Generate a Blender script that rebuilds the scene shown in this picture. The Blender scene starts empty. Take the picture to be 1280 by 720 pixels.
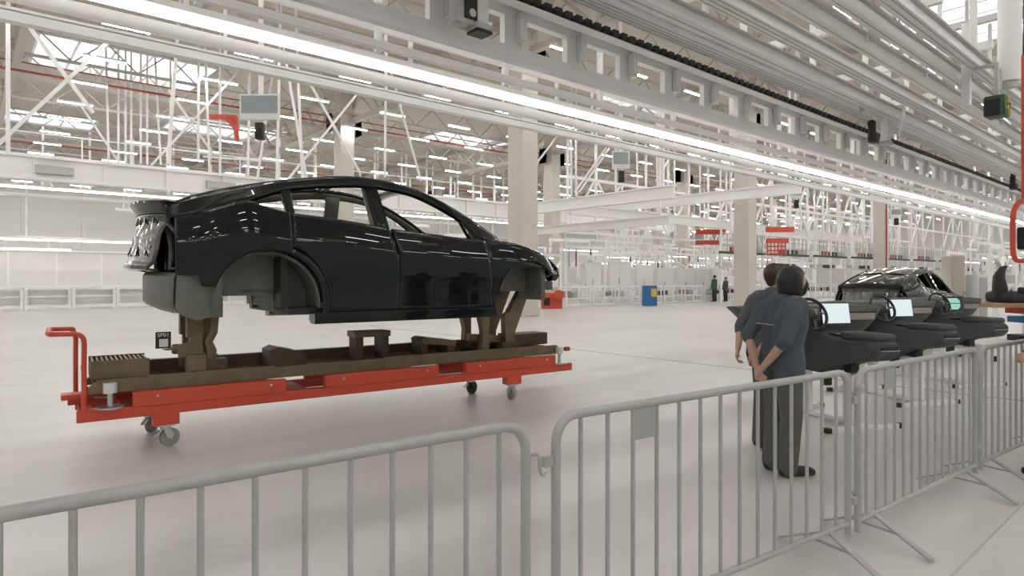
import bpy, bmesh, math, random
from mathutils import Vector, Matrix
random.seed(7)
C = bpy.context.scene.collection
sc = bpy.context.scene
PI = math.pi
# ------------------------------------------------------------------ camera, world, exposure
# World axes follow the hall: X runs along the overhead line, Y across it, the floor is z = 0.
FPX, CAMH = 800.0, 1.57
YAW = math.atan2(920.0, FPX); CY, SY = math.cos(YAW), math.sin(YAW)
cd = bpy.data.cameras.new('camera'); cam = bpy.data.objects.new('camera', cd); C.objects.link(cam)
cam.location = (0, 0, CAMH); cam.rotation_euler = (PI/2, 0, YAW - PI/2)
cd.sensor_width = 36; cd.lens = FPX/1280*36; cd.shift_y = -12/1280; cd.clip_end = 600; cd.clip_start = .05
sc.camera = cam
w = bpy.data.worlds.new('world'); sc.world = w; w.use_nodes = True
w.node_tree.nodes['Background'].inputs[0].default_value = (.93, .96, 1, 1)
w.node_tree.nodes['Background'].inputs[1].default_value = .42
LAMP_L, LINE_L = 74.0, 4.5          # luminaire radiances
vs = sc.view_settings; vs.view_transform = 'Standard'; vs.look = 'None'; vs.gamma = 1; vs.use_curve_mapping = False
vs.exposure = -0.03

# ------------------------------------------------------------------ materials
M = {}
def mat(name, col, rough=.5, metal=0, coat=0, var=.0, scale=6, bump=0, spec=.5, emit=None, estr=0):
    m = bpy.data.materials.new(name); m.use_nodes = True; nt = m.node_tree; b = nt.nodes['Principled BSDF']
    b.inputs['Roughness'].default_value = rough; b.inputs['Metallic'].default_value = metal
    b.inputs['Base Color'].default_value = (*col, 1); b.inputs['Coat Weight'].default_value = coat
    b.inputs['Coat Roughness'].default_value = .03; b.inputs['Specular IOR Level'].default_value = spec
    if var or bump:
        tc = nt.nodes.new('ShaderNodeTexCoord'); no = nt.nodes.new('ShaderNodeTexNoise')
        no.inputs['Scale'].default_value = scale; no.inputs['Detail'].default_value = 5
        nt.links.new(tc.outputs['Object'], no.inputs['Vector'])
        if var:
            mx = nt.nodes.new('ShaderNodeMix'); mx.data_type = 'RGBA'
            mx.inputs['A'].default_value = (*[max(0, c*(1-var)) for c in col], 1)
            mx.inputs['B'].default_value = (*[min(1, c*(1+var)) for c in col], 1)
            nt.links.new(no.outputs['Fac'], mx.inputs['Factor']); nt.links.new(mx.outputs['Result'], b.inputs['Base Color'])
        if bump:
            bp = nt.nodes.new('ShaderNodeBump'); bp.inputs['Strength'].default_value = bump; bp.inputs['Distance'].default_value = .01
            nt.links.new(no.outputs['Fac'], bp.inputs['Height']); nt.links.new(bp.outputs['Normal'], b.inputs['Normal'])
    if emit:
        b.inputs['Emission Color'].default_value = (*emit, 1); b.inputs['Emission Strength'].default_value = estr
    M[name] = m; return m
mat('white_steel', (.88, .87, .85), .45, var=.04)
mat('grey_steel', (.50, .495, .47), .45, var=.06)
mat('alu', (.86, .855, .83), .45, .0, var=.05)
mat('roof_steel', (.50, .475, .43), .6, var=.05)
mat('panel', (.82, .815, .79), .4, var=.04, scale=2)
mat('roof', (.56, .53, .47), .8, var=.05, scale=.5)
mat('concrete', (.60, .565, .51), .8, var=.05, scale=3, bump=.1)
mat('wallm', (.76, .745, .73), .7, var=.03)
mat('paint', (.003, .006, .005), .4, coat=1, var=.1, spec=.08)
M['paint'].node_tree.nodes['Principled BSDF'].inputs['Coat IOR'].default_value = 1.42; M['paint'].node_tree.nodes['Principled BSDF'].inputs['Coat Roughness'].default_value = .015
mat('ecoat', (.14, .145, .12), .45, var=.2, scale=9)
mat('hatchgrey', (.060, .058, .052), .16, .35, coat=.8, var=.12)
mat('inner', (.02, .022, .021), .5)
mat('red', (.60, .075, .036), .42, var=.08)
mat('redpipe', (.40, .075, .055), .5, var=.1)
mat('skid', (.17, .135, .075), .5, .3, var=.3, scale=7)
mat('skiddark', (.085, .058, .033), .55, .2, var=.3, scale=7)
mat('zinc', (.60, .61, .61), .3, .8, var=.1)
mat('rubber', (.30, .29, .25), .6, var=.08)
mat('black', (.012, .012, .013), .45)
mat('blackgloss', (.006, .006, .007), .08, coat=1)
mat('galv', (.44, .44, .43), .45, .25, var=.10, scale=25)
mat('dash', (.066, .070, .070), .6, var=.1, scale=20)
mat('dashdark', (.016, .018, .019), .55)
mat('trimw', (.33, .29, .26), .45, var=.1, scale=8)
mat('jacket', (.075, .090, .106), .85, var=.22, scale=18, bump=.3)
mat('jacket2', (.095, .105, .11), .85, var=.2, scale=18, bump=.3)
mat('trouser', (.10, .105, .105), .85, var=.15, scale=14, bump=.2)
mat('skin', (.50, .30, .22), .55, var=.06)
mat('hair', (.012, .010, .009), .5, var=.3, scale=60, bump=.4)
mat('hair2', (.05, .03, .02), .5, var=.3, scale=60, bump=.4)
mat('blue', (.03, .14, .36), .5); mat('yellow', (.70, .52, .08), .5); mat('green', (.025, .10, .055), .5); mat('wood', (.36, .23, .12), .55, var=.2, scale=4)
mat('screenoff', (.26, .31, .31), .2, var=.05)
mat('markwhite', (.75, .75, .73), .5)
mat('glass', (.012, .015, .016), .04, coat=1)
mat('lamp', (.9, .9, .9), .4, emit=(1, .975, .945), estr=LAMP_L)
mat('ledline', (.9, .9, .9), .4, emit=(1, .985, .96), estr=LINE_L)
mat('ledsoft', (.9, .9, .9), .4, emit=(1, .97, .93), estr=5)
mat('display', (.02, .02, .02), .2, emit=(.74, .85, .85), estr=1.0)
mat('displayg', (.02, .02, .02), .2, emit=(.35, .75, .62), estr=.85)
# floor: pale sealed concrete with faint tyre scuffs
m = mat('floorm', (.64, .625, .60), .33, spec=.3); nt = m.node_tree; b = nt.nodes['Principled BSDF']
tc = nt.nodes.new('ShaderNodeTexCoord'); n1 = nt.nodes.new('ShaderNodeTexNoise'); n1.inputs['Scale'].default_value = .35; n1.inputs['Detail'].default_value = 8
mp = nt.nodes.new('ShaderNodeMapping'); mp.inputs['Scale'].default_value = (.35, 2.2, 1); nt.links.new(tc.outputs['Object'], mp.inputs['Vector'])
n2 = nt.nodes.new('ShaderNodeTexNoise'); n2.inputs['Scale'].default_value = .9; n2.inputs['Detail'].default_value = 6
nt.links.new(tc.outputs['Object'], n1.inputs['Vector']); nt.links.new(mp.outputs['Vector'], n2.inputs['Vector'])
ad = nt.nodes.new('ShaderNodeMath'); ad.operation = 'ADD'; nt.links.new(n1.outputs['Fac'], ad.inputs[0]); nt.links.new(n2.outputs['Fac'], ad.inputs[1])
rp = nt.nodes.new('ShaderNodeValToRGB'); rp.color_ramp.elements[0].position = .36; rp.color_ramp.elements[1].position = .66
rp.color_ramp.elements[0].color = (.56, .55, .535, 1); rp.color_ramp.elements[1].color = (.67, .66, .645, 1)
ml = nt.nodes.new('ShaderNodeMath'); ml.operation = 'MULTIPLY'; ml.inputs[1].default_value = .5
nt.links.new(ad.outputs[0], ml.inputs[0]); nt.links.new(ml.outputs[0], rp.inputs['Fac']); nt.links.new(rp.outputs['Color'], b.inputs['Base Color'])
# skylight pane: clear-ish plastic, plus an added glow standing in for daylight
m = mat('pane', (.9, .93, 1), .3); nt = m.node_tree; out = nt.nodes['Material Output']
tr = nt.nodes.new('ShaderNodeBsdfTransparent'); tl = nt.nodes.new('ShaderNodeBsdfTranslucent'); mx = nt.nodes.new('ShaderNodeMixShader'); mx.inputs[0].default_value = .2
em = nt.nodes.new('ShaderNodeEmission'); em.inputs[0].default_value = (.92, .92, 1, 1); em.inputs[1].default_value = .9; ads = nt.nodes.new('ShaderNodeAddShader')
nt.links.new(tr.outputs[0], mx.inputs[1]); nt.links.new(tl.outputs[0], mx.inputs[2]); nt.links.new(mx.outputs[0], ads.inputs[0]); nt.links.new(em.outputs[0], ads.inputs[1]); nt.links.new(ads.outputs[0], out.inputs[0])

# ------------------------------------------------------------------ builders
class MB:
    def __init__(s): s.v = []; s.f = []
    def add(s, vs, fs):
        o = len(s.v); s.v += [tuple(p) for p in vs]; s.f += [tuple(i+o for i in q) for q in fs]; return s
    def box(s, x0, x1, y0, y1, z0, z1, ch=0):
        if ch <= 0:
            return s.add([(x0,y0,z0),(x1,y0,z0),(x1,y1,z0),(x0,y1,z0),(x0,y0,z1),(x1,y0,z1),(x1,y1,z1),(x0,y1,z1)],
                  [(3,2,1,0),(4,5,6,7),(0,1,5,4),(1,2,6,5),(2,3,7,6),(3,0,4,7)])
        bm = bmesh.new(); bmesh.ops.create_cube(bm, size=1)
        for v in bm.verts: v.co = Vector(((x0+x1)/2+v.co.x*(x1-x0), (y0+y1)/2+v.co.y*(y1-y0), (z0+z1)/2+v.co.z*(z1-z0)))
        bmesh.ops.bevel(bm, geom=bm.edges[:], offset=ch, segments=2, affect='EDGES', profile=.5)
        bm.verts.index_update(); s.add([v.co[:] for v in bm.verts], [[v.index for v in f.verts] for f in bm.faces]); bm.free(); return s
    def bar(s, p, q, wd, ht=None):
        ht = ht or wd; p = Vector(p); q = Vector(q); d = (q-p).normalized()
        up = Vector((0,0,1)) if abs(d.z) < .95 else Vector((0,1,0))
        a = d.cross(up).normalized()*wd/2; b = a.cross(d).normalized()*ht/2
        P = [p-a-b, p+a-b, p+a+b, p-a+b]; Q = [x+(q-p) for x in P]
        return s.add(P+Q, [(0,1,2,3),(7,6,5,4),(4,5,1,0),(5,6,2,1),(6,7,3,2),(7,4,0,3)])
    def tube(s, pts, r, n=10, closed=False, cap=True):
        pts = [Vector(p) for p in pts]; N = len(pts); rr = r if isinstance(r, (list, tuple)) else [r]*N
        rings = []; prev = None
        for i in range(N):
            if closed: t = pts[(i+1) % N]-pts[i-1]
            else: t = pts[min(i+1, N-1)]-pts[max(i-1, 0)]
            t.normalize()
            if prev is None:
                a = t.cross(Vector((0,0,1)));
                if a.length < .05: a = t.cross(Vector((0,1,0)))
            else: a = prev - t*prev.dot(t)
            a.normalize(); prev = a; b = t.cross(a)
            rings.append([pts[i]+(a*math.cos(k*2*PI/n)+b*math.sin(k*2*PI/n))*rr[i] for k in range(n)])
        vs = [p for R in rings for p in R]; fs = []
        for i in range(N if closed else N-1):
            j = (i+1) % N
            for k in range(n):
                l = (k+1) % n; fs.append((i*n+k, i*n+l, j*n+l, j*n+k))
        if cap and not closed: fs.append(tuple(range(n))[::-1]); fs.append(tuple((N-1)*n+k for k in range(n)))
        return s.add(vs, fs)
    def cyl(s, p, q, r, n=16, r2=None): return s.tube([p, q], [r, r if r2 is None else r2], n)
    def prism(s, poly, axis, a, b):
        # polygon given in the two remaining axes (x,z for axis y; y,z for axis x; x,y for axis z)
        def P(u, v, t): return {'y': (u, t, v), 'x': (t, u, v), 'z': (u, v, t)}[axis]
        n = len(poly); vs = [P(u, v, a) for u, v in poly]+[P(u, v, b) for u, v in poly]
        fs = [tuple(range(n)), tuple(range(2*n-1, n-1, -1))]+[(i, i+n, (i+1) % n+n, (i+1) % n) for i in range(n)]
        return s.add(vs, fs)
    def grid(s, fn, nu, nv, flip=False):
        vs = [fn(i/nu, j/nv) for i in range(nu+1) for j in range(nv+1)]; fs = []
        for i in range(nu):
            for j in range(nv):
                a = i*(nv+1)+j; q = (a, a+nv+1, a+nv+2, a+1); fs.append(q[::-1] if flip else q)
        return s.add(vs, fs)
    def build(s, name, m, parent=None, smooth=False, solid=0, fixn=True, off=(0,0,0), sub=0):
        me = bpy.data.meshes.new(name); o3 = off
        me.from_pydata([(p[0]-o3[0], p[1]-o3[1], p[2]-o3[2]) for p in s.v], [], s.f)
        if fixn:
            bm = bmesh.new(); bm.from_mesh(me); bmesh.ops.remove_doubles(bm, verts=bm.verts, dist=1e-5); bmesh.ops.recalc_face_normals(bm, faces=bm.faces); bm.to_mesh(me); bm.free()
        me.materials.append(M[m])
        if smooth:
            for p in me.polygons: p.use_smooth = True
            try: me.set_sharp_from_angle(angle=math.radians(smooth if smooth is not True else 40))
            except Exception: pass
        o = bpy.data.objects.new(name, me); C.objects.link(o); o.parent = parent; o.location = off
        if solid:
            md = o.modifiers.new('thickness', 'SOLIDIFY'); md.thickness = solid; md.offset = -1
        if sub:
            md = o.modifiers.new('sub', 'SUBSURF'); md.levels = sub; md.render_levels = sub
        return o
def tag(o, label, cat, group=None, kind=None):
    if label: o['label'] = label
    if cat: o['category'] = cat
    if group: o['group'] = group
    if kind: o['kind'] = kind
    return o
def thing(name, label, cat, loc=(0,0,0), rotz=0, group=None):
    o = bpy.data.objects.new(name, None); C.objects.link(o); o.location = loc; o.rotation_euler = (0,0,rotz); o.empty_display_size = .1
    return tag(o, label, cat, group)
def struct(o): o['kind'] = 'structure'; return o
_ub = {}
def ub(m):
    if m not in _ub:
        me = bpy.data.meshes.new('beam'); b = MB().box(-.5,.5,-.5,.5,-.5,.5); me.from_pydata(b.v, [], b.f); me.materials.append(M[m]); _ub[m] = me
    return _ub[m]
def beam(name, p, q, wd, ht, m, parent=None):
    """one straight steel member between two points; all members of a material share one mesh"""
    p = Vector(p); q = Vector(q); d = q-p; L = d.length; d.normalize()
    up = Vector((0,0,1)) if abs(d.z) < .95 else Vector((0,1,0))
    a = d.cross(up).normalized(); b = a.cross(d).normalized()
    o = bpy.data.objects.new(name, ub(m)); C.objects.link(o); o.parent = parent
    R = Matrix((d, a, b)).transposed().to_4x4()
    o.matrix_local = Matrix.Translation((p+q)/2) @ R @ Matrix.Diagonal((L, wd, ht, 1)); return o
def copy_tree(o, parent=None):
    c = o.copy(); C.objects.link(c); c.parent = parent
    for ch in o.children: copy_tree(ch, c)
    return c
def spline(pts):
    """monotone cubic through the points"""
    xs = [p[0] for p in pts]; ys = [p[1] for p in pts]; n = len(xs)
    h = [xs[i+1]-xs[i] for i in range(n-1)]; dl = [(ys[i+1]-ys[i])/h[i] for i in range(n-1)]
    m = [dl[0]]+[0 if dl[i-1]*dl[i] <= 0 else 2*dl[i-1]*dl[i]/(dl[i-1]+dl[i]) for i in range(1, n-1)]+[dl[-1]]
    def f(x):
        x = min(max(x, xs[0]), xs[-1]); i = 0
        while i < n-2 and x > xs[i+1]: i += 1
        t = (x-xs[i])/h[i]
        return (2*t**3-3*t*t+1)*ys[i]+(t**3-2*t*t+t)*h[i]*m[i]+(-2*t**3+3*t*t)*ys[i+1]+(t**3-t*t)*h[i]*m[i+1]
    return f
def smoothpath(pts, n=8):
    P = [Vector(p) for p in pts]; out = []
    for i in range(len(P)-1):
        a = P[max(i-1, 0)]; b = P[i]; c = P[i+1]; d = P[min(i+2, len(P)-1)]
        for k in range(n):
            t = k/n; out.append(.5*((2*b)+(c-a)*t+(2*a-5*b+4*c-d)*t*t+(3*b-3*c+d-a)*t**3))
    return out+[P[-1]]
def V2(x, d): return (CY*d+SY*x, SY*d-CY*x)          # sideways / ahead of the viewpoint -> hall axes
def onV(u, v, Y):                                     # sight line through a reading of the photograph met with the plane y = Y
    r = (u-640)/FPX; d = Y/(SY-CY*r); return (d*(CY+SY*r), Y, CAMH+(348-v)*d/FPX)
def onD(u, v, d):
    x, y = V2((u-640)/FPX*d, d); return (x, y, CAMH+(348-v)*d/FPX)

# ------------------------------------------------------------------ setting
struct(MB().box(-45, 120, -30, 80, -.3, 0).build('floor', 'floorm'))
for i, (x0, x1, y0, y1) in enumerate([(10.3, 10.33, -20, 19), (-30, 120, 1.02, 1.035), (-30, 120, 19.0, 19.03), (26.3, 26.33, -20, 19), (-5.7, -5.67, -20, 40)]):
    struct(MB().box(x0, x1, y0, y1, -.002, .0015).build('trim_%d' % (i+1), 'grey_steel' if i else 'skiddark'))
struct(MB().box(-45, 119.5, 79.5, 80, 0, 13.2).build('wall_north', 'wallm'))
struct(MB().box(119.5, 120, -30, 80, 0, 13.2).build('wall_east', 'wallm'))
# roof deck in bays, left open under the skylights
SKY = [(3, 11, 37.5, 43), (29, 36, 41, 45), (31, 37, 24.5, 27.5), (31, 38, 5.5, 11), (54, 62, 30, 36), (-2, 8, 55, 60), (12, 20, 50, 55)]
ZR = 13.2
cuts_x = sorted(set([-45, 120]+[a for s4 in SKY for a in s4[:2]])); cuts_y = sorted(set([-30, 80]+[a for s4 in SKY for a in s4[2:]]))
rb = MB()
for i in range(len(cuts_x)-1):
    for j in range(len(cuts_y)-1):
        mx_, my_ = (cuts_x[i]+cuts_x[i+1])/2, (cuts_y[j]+cuts_y[j+1])/2
        if any(a < mx_ < b_ and c_ < my_ < d_ for a, b_, c_, d_ in SKY): continue
        rb.box(cuts_x[i], cuts_x[i+1], cuts_y[j], cuts_y[j+1], ZR, ZR+.2)
struct(rb.build('ceiling', 'roof', fixn=False))
for k, (a, b_, c_, d_) in enumerate(SKY):
    o = struct(MB().box(a, b_, c_, d_, ZR+.25, ZR+.28).build('window_%d' % (k+1), 'pane'))
    for q in range(6):
        x = a+(b_-a)*q/5; beam('window_frame', (x, c_, ZR+.1), (x, d_, ZR+.1), .12, .3, 'white_steel', o)
    for y in (c_, d_): beam('window_frame', (a, y, ZR+.1), (b_, y, ZR+.1), .12, .3, 'white_steel', o)
# ------------------------------------------------------------------ overhead hall steelwork
COLS = [(17.9, 19.9, 'square concrete column rising behind the nose of the black car body'),
        (33.6, 18.6, 'square concrete column just behind the two people in grey jackets'),
        (17.6, 35.6, 'square concrete column above the roof of the black car body'),
        (34.2, 34.7, 'square concrete column half hidden by the column behind the car nose'),
        (40.9, 59.9, 'slim looking square concrete column deep in the hall above the windscreen pillar'),
        (49.8, 33.6, 'square concrete column behind the red hoist beams'),
        (57.7, 19.9, 'square concrete column with a red pipe running down it'),
        (65.8, 48.0, 'distant square concrete column behind the white angled beams')]
for x, y, lab in COLS:
    t = thing('column', lab, 'column', (x, y, 0), group='concrete columns of the hall')
    MB().box(-.45, .45, -.45, .45, 0, ZR, .03).build('shaft', 'concrete', t)
    MB().box(-.53, .53, -.53, .53, 0, .35, .03).build('plinth', 'concrete', t)
    for dx, dy in ((-.7, 0), (.7, 0)): MB().prism([(-.25*(1 if dx < 0 else -1)+dx, 10.2), (.25*(1 if dx > 0 else -1)+dx, 10.9), (.25*(1 if dx > 0 else -1)+dx, 11.3), (-.25*(1 if dx < 0 else -1)+dx, 11.3)], 'y', -.4, .4).build('corbel', 'concrete', t)
    if 'red pipe' in lab: MB().cyl((-.3, -.52, 0), (-.3, -.52, ZR), .06).build('pipe', 'redpipe', t)
# lattice joists along the hall and deep girders across it
def joist(p0, p1, z0, z1, step, label, group, wd, name):
    t = thing(name, label, 'truss', (*p0, 0), group=group); d = Vector((p1[0]-p0[0], p1[1]-p0[1], 0)); L = d.length; d.normalize()
    beam('top_chord', (0, 0, z1), d*L+Vector((0, 0, z1)), wd, wd, 'roof_steel', t); beam('bottom_chord', (0, 0, z0), d*L+Vector((0, 0, z0)), wd, wd, 'roof_steel', t)
    w_ = MB(); n = int(L/step)
    for i in range(n):
        a = d*(i*step); b = d*((i+.5)*step); c = d*((i+1)*step)
        w_.bar((a.x, a.y, z0), (b.x, b.y, z1), wd*.5); w_.bar((b.x, b.y, z1), (c.x, c.y, z0), wd*.5)
    o = w_.build('web', 'roof_steel', t, fixn=False); o['kind'] = 'stuff'
LV0, LDV, LU0, LDU = 21.9, 4.34, .15, 4.46
for j in range(-10, 13):
    y = LV0+LDV*j
    joist((-22, y), (112, y), 11.35, 12.55, 2.6, 'white lattice roof joist running along the hall between lamp rows', 'lattice roof joists', .13, 'roof_joist')
for x in (-14, 2, 18, 34, 50, 66, 82):
    joist((x, -24), (x, 76), 11.0, 12.9, 4.0, 'deep white lattice girder crossing the hall under the roof deck', 'roof girders', .28, 'roof_girder')
for y, z, lab in ((35.6, 10.75, 'red sprinkler pipe above the row of lamps by the far columns'), (37.3, 11.6, 'thin red sprinkler pipe high under the joists'), (55.0, 10.9, 'red sprinkler pipe deep in the hall'), (13.6, 11.0, 'red sprinkler pipe over the overhead line')):
    t = thing('sprinkler_pipe', lab, 'pipe', (-22, y, z))
    MB().cyl((0, 0, 0), (110, 0, 0), .055 if z < 11.5 else .035).build('pipe', 'redpipe', t)
    mb = MB().cyl((0, 0, 0), (0, 0, .55), .02, 6)
    for i in range(22):
        o = mb.build('hanger', 'zinc', t, fixn=False) if i == 0 else None
        if o is None:
            o = h0.copy(); C.objects.link(o); o.parent = t
        else: h0 = o
        o.location = (2+i*5, 0, 0)
# linear luminaires in a regular grid
lt = None; rest = (MB(), MB())
for j in range(-10, 13):
    for i in range(-6, 26):
        x, y = LU0+LDU*i, LV0+LDV*j
        if i < -1 or j < -4 or j > 8 or i > 23 or (i > 15 and j < 0):     # lamps of the same grid that the photograph does not reach or single out
            rest[0].box(x-.76, x+.76, y-.07, y+.07, 10.5, 10.59); rest[1].box(x-.74, x+.74, y-.045, y+.045, 10.465, 10.5); rest[0].bar((x, y, 10.59), (x, y, 11.35), .02); continue
        if lt is None:
            lt = thing('linear_lamp', 'slim white linear lamp hung in the grid under the roof', 'lamp', (x, y, 10.5), group='linear lamps under the roof')
            MB().box(-.76, .76, -.07, .07, .0, .09, .01).build('housing', 'white_steel', lt)
            MB().box(-.74, .74, -.045, .045, -.03, .0).build('diffuser', 'lamp', lt)
            for dx in (-.5, .5): MB().cyl((dx, 0, .09), (dx, 0, .95), .008, 5).build('hanger', 'zinc', lt, fixn=False)
            continue
        c = copy_tree(lt); c.location = (x, y, 10.5)
t = thing('lamp_grid_rest', 'remaining rows of slim linear lamps over the visitors and beyond', 'lamps'); t['kind'] = 'stuff'
for mb_, nm, mt in ((rest[0], 'housings', 'white_steel'), (rest[1], 'diffusers', 'lamp')): o = mb_.build(nm, mt, t, fixn=False); o['kind'] = 'stuff'

# ------------------------------------------------------------------ the overhead line above the car
X0, X1 = -8, 82
t = thing('light_line', 'continuous bright light line running the whole length of the overhead line', 'lamp', (X0, 8.0, 4.42))
MB().box(0, X1-X0, -.065, .065, .10, .18).build('diffuser', 'ledline', t); MB().box(0, X1-X0, -.10, .10, .18, .26).build('housing', 'white_steel', t)
for i in range(30): beam('hanger', (1+3*i, 0, .28), (1+3*i, 0, 1.0), .05, .05, 'white_steel', t)
t = thing('cable_duct', 'pair of pale tubular ducts below the bright light line', 'duct', (X0, 9.2, 4.45))
MB().cyl((0, 0, .34), (X1-X0, 0, .34), .09, 14).build('tube', 'white_steel', t, True); MB().box(0, X1-X0, -.07, .07, .02, .13, .01).build('tray', 'panel', t)
MB().box(0, X1-X0, -.05, .05, .155, .185).build('rail', 'alu', t)
for i in range(36): beam('hanger', (.8+2.5*i, .03, .1), (.8+2.5*i, .03, 1.1), .04, .04, 'white_steel', t)
t = thing('slim_rail', 'slim white rail on posts between the light line and the pierced girder', 'rail', (X0, 7.4, 4.6))
beam('rail', (0, 0, 0), (X1-X0, 0, 0), .09, .10, 'white_steel', t); beam('rail', (0, .25, .32), (X1-X0, .25, .32), .06, .08, 'white_steel', t)
for i in range(40): beam('post', (1.2+2.2*i, .12, -.05), (1.2+2.2*i, .12, 1.4), .08, .08, 'white_steel', t)
# pierced white girder
t = thing('girder', 'white girder with a row of rectangular openings carrying the black drag chain', 'girder', (X0, 6.6, 4.5))
L = X1-X0
beam('bottom_flange', (0, 0, .12), (L, 0, .12), .12, .20, 'white_steel', t); beam('top_flange', (0, 0, .69), (L, 0, .69), .12, .15, 'white_steel', t); beam('lip', (0, -.12, .78), (L, -.12, .78), .34, .03, 'white_steel', t)
pl = MB().prism([(-.09, .2), (.09, .2), (.09, .62), (-.09, .62)], 'y', -.05, .05)
brk = MB().box(-.06, .06, -.16, -.07, .30, .66).cyl((0, -.17, .38), (0, -.07, .38), .03, 8)
for i in range(int(L/1.2)):
    if i == 0: a0 = pl.build('web_plate', 'white_steel', t); b0 = brk.build('bracket', 'panel', t); a, b_ = a0, b0
    else:
        a, b_ = a0.copy(), b0.copy(); C.objects.link(a); C.objects.link(b_); a.parent = b_.parent = t
    a.scale.x = 1.5; a.location.x = .5+1.2*i; b_.location.x = .62+1.2*i
t = thing('drag_chain', 'black cable drag chain lying along the top edge of the pierced girder', 'chain', (4.2, 6.22, 5.13))
lk = MB().prism([(-.07, 0), (.05, 0), (.07, .02), (.07, .10), (-.05, .10), (-.07, .08)], 'y', -.07, .07); l0 = None
for i in range(150):
    o = lk.build('link', 'black', t) if l0 is None else l0.copy()
    if l0 is None: l0 = o
    else: C.objects.link(o); o.parent = t
    o.location = (.2*i, 0, .03)
beam('guide', (-1, .085, .07), (60, .085, .07), .02, .16, 'markwhite', t); beam('guide', (-1, 0, -.01), (60, 0, -.01), .16, .02, 'white_steel', t); beam('liner', (30, 0, .05), (60, 0, .05), .13, .06, 'black', t)
# conveyor deck rails
def rail(y, z, wd, ht, label, mt='alu', grooves=2):
    t = thing('conveyor_rail', label, 'rail', (X0, y, z)); beam('profile', (0, 0, 0), (L, 0, 0), wd, ht, mt, t)
    for g in range(grooves):
        yy = -wd/2+(g+.5)*wd/grooves; beam('groove', (0, yy, -ht/2-.002), (L, yy, -ht/2-.002), .018, .012, 'grey_steel', t)
    beam('flange', (0, -wd/2-.03, ht/2), (L, -wd/2-.03, ht/2), .08, .03, 'grey_steel', t)
rail(5.92, 5.42, .30, .12, 'grooved aluminium rail next to the black drag chain', grooves=4)
rail(5.50, 5.45, .22, .18, 'second aluminium rail from the drag chain with a dark slot', grooves=1)
rail(4.95, 5.55, .26, .16, 'wide aluminium rail in the middle of the overhead conveyor', grooves=3)
rail(4.30, 5.55, .16, .2, 'narrow aluminium rail beside the pale cover plates', grooves=1)
rail(3.75, 5.5, .14, .2, 'narrow rail between the pale cover plates and the outer slotted rail', grooves=1)
rail(3.28, 5.5, .20, .16, 'outermost slotted rail of the overhead conveyor', grooves=2)
for y0_, y1_, z, lab in ((5.10, 5.38, 5.72, 'inner'), (3.40, 3.66, 5.72, 'outer'), (3.84, 4.2, 5.78, 'wide')):
    t = thing('cover_plate_run', 'run of pale cover plates in the %s gap of the overhead conveyor' % lab, 'cover', (X0, (y0_+y1_)/2, z))
    for i in range(45):
        beam('plate', (2*i+.02, 0, 0), (2*i+1.98, 0, 0), y1_-y0_, .03, 'panel', t)
for i in range(30):
    x = X0+1.5+3*i
    beam_o = thing('cross_beam', 'white cross beam tying the rails of the overhead conveyor', 'beam', (x, 3.1, 5.9), group='cross beams of the overhead conveyor')
    beam('bar', (0, 0, 0), (0, 3.6, 0), .12, .14, 'white_steel', beam_o)
    beam('hanger', (0, .3, 0), (0, .3, 5.3), .1, .1, 'white_steel', beam_o); beam('hanger', (0, 3.3, 0), (0, 3.3, 5.3), .1, .1, 'white_steel', beam_o)
    beam('drop', (0, 1.1, 0), (0, 1.1, -.35), .07, .07, 'white_steel', beam_o); beam('drop', (0, 2.25, 0), (0, 2.25, -.35), .07, .07, 'white_steel', beam_o)
# posts and sensors hanging from the conveyor
def droppost(u, vtop, vbot, Y, wd, label, foot=True):
    p = onV(u, vbot, Y); q = onV(u, vtop, Y)
    t = thing('drop_post', label, 'post', p); MB().box(-wd/2, wd/2, -wd/2, wd/2, 0, max(q[2], 5.4)-p[2], .01).build('post', 'white_steel', t)
    if foot: MB().box(-wd*.7, wd*.7, -wd*.7, wd*.7, -.02, .06, .01).build('foot', 'grey_steel', t)
    return t
droppost(1107, -60, 180, 5.72, .18, 'white square post hanging down beside the black sensor bracket')
droppost(1208, 30, 132, 3.5, .14, 'white square post hanging near the green and yellow unit', False)
t = droppost(599, -60, 38, 6.2, .17, 'aluminium hanger post in front of the pierced girder'); MB().box(-.12, .12, -.12, .1, -.06, -.02, .01).build('pad', 'black', t)
def sensor(u, v, Y, label, k=1.0):
    p = onV(u, v, Y); t = thing('sensor_bracket', label, 'sensor', p); t.scale = (k, k, k)
    MB().box(-.09, .09, -.07, .07, 0, .52, .03).build('arm', 'black', t, True); MB().box(-.03, .03, -.03, .03, .5, (5.4-p[2])/k).build('mount', 'alu', t); MB().box(-.05, .25, -.09, .09, -.02, .18, .02).build('head', 'black', t, True)
    MB().cyl((-.09, 0, .42), (-.19, 0, .42), .045, 10).cyl((-.18, 0, .42), (-.18, 0, .3), .03, 8).build('cable_gland', 'black', t, True)
sensor(1090, 177, 5.75, 'black sensor bracket beside the white square post on the conveyor', .95)
sensor(1266, 236, 5.75, 'black sensor bracket far down the conveyor at the end of the dark rail', 1.15)
p = onV(579, 33, 6.25); t = thing('trolley_unit', 'grey rounded drive unit with a black slot hanging on the girder', 'machine', p)
MB().box(-.17, .17, -.1, .1, 0, .72, .05).build('shell', 'grey_steel', t, True); MB().box(-.06, .15, -.125, -.1, .06, .66, .012).build('slot', 'black', t)
MB().cyl((.05, -.13, .14), (.05, -.1, .14), .05, 14).build('roller', 'zinc', t, True)
p = onV(1077, 140, 5.75); t = thing('beacon', 'small yellow and grey beacon next to the black sensor bracket', 'beacon', (p[0], p[1], p[2]))
MB().cyl((0, 0, 0), (0, 0, .14), .06).build('body', 'grey_steel', t, True); MB().cyl((0, 0, .14), (0, 0, .30), .065).build('lens', 'yellow', t, True)
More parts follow.
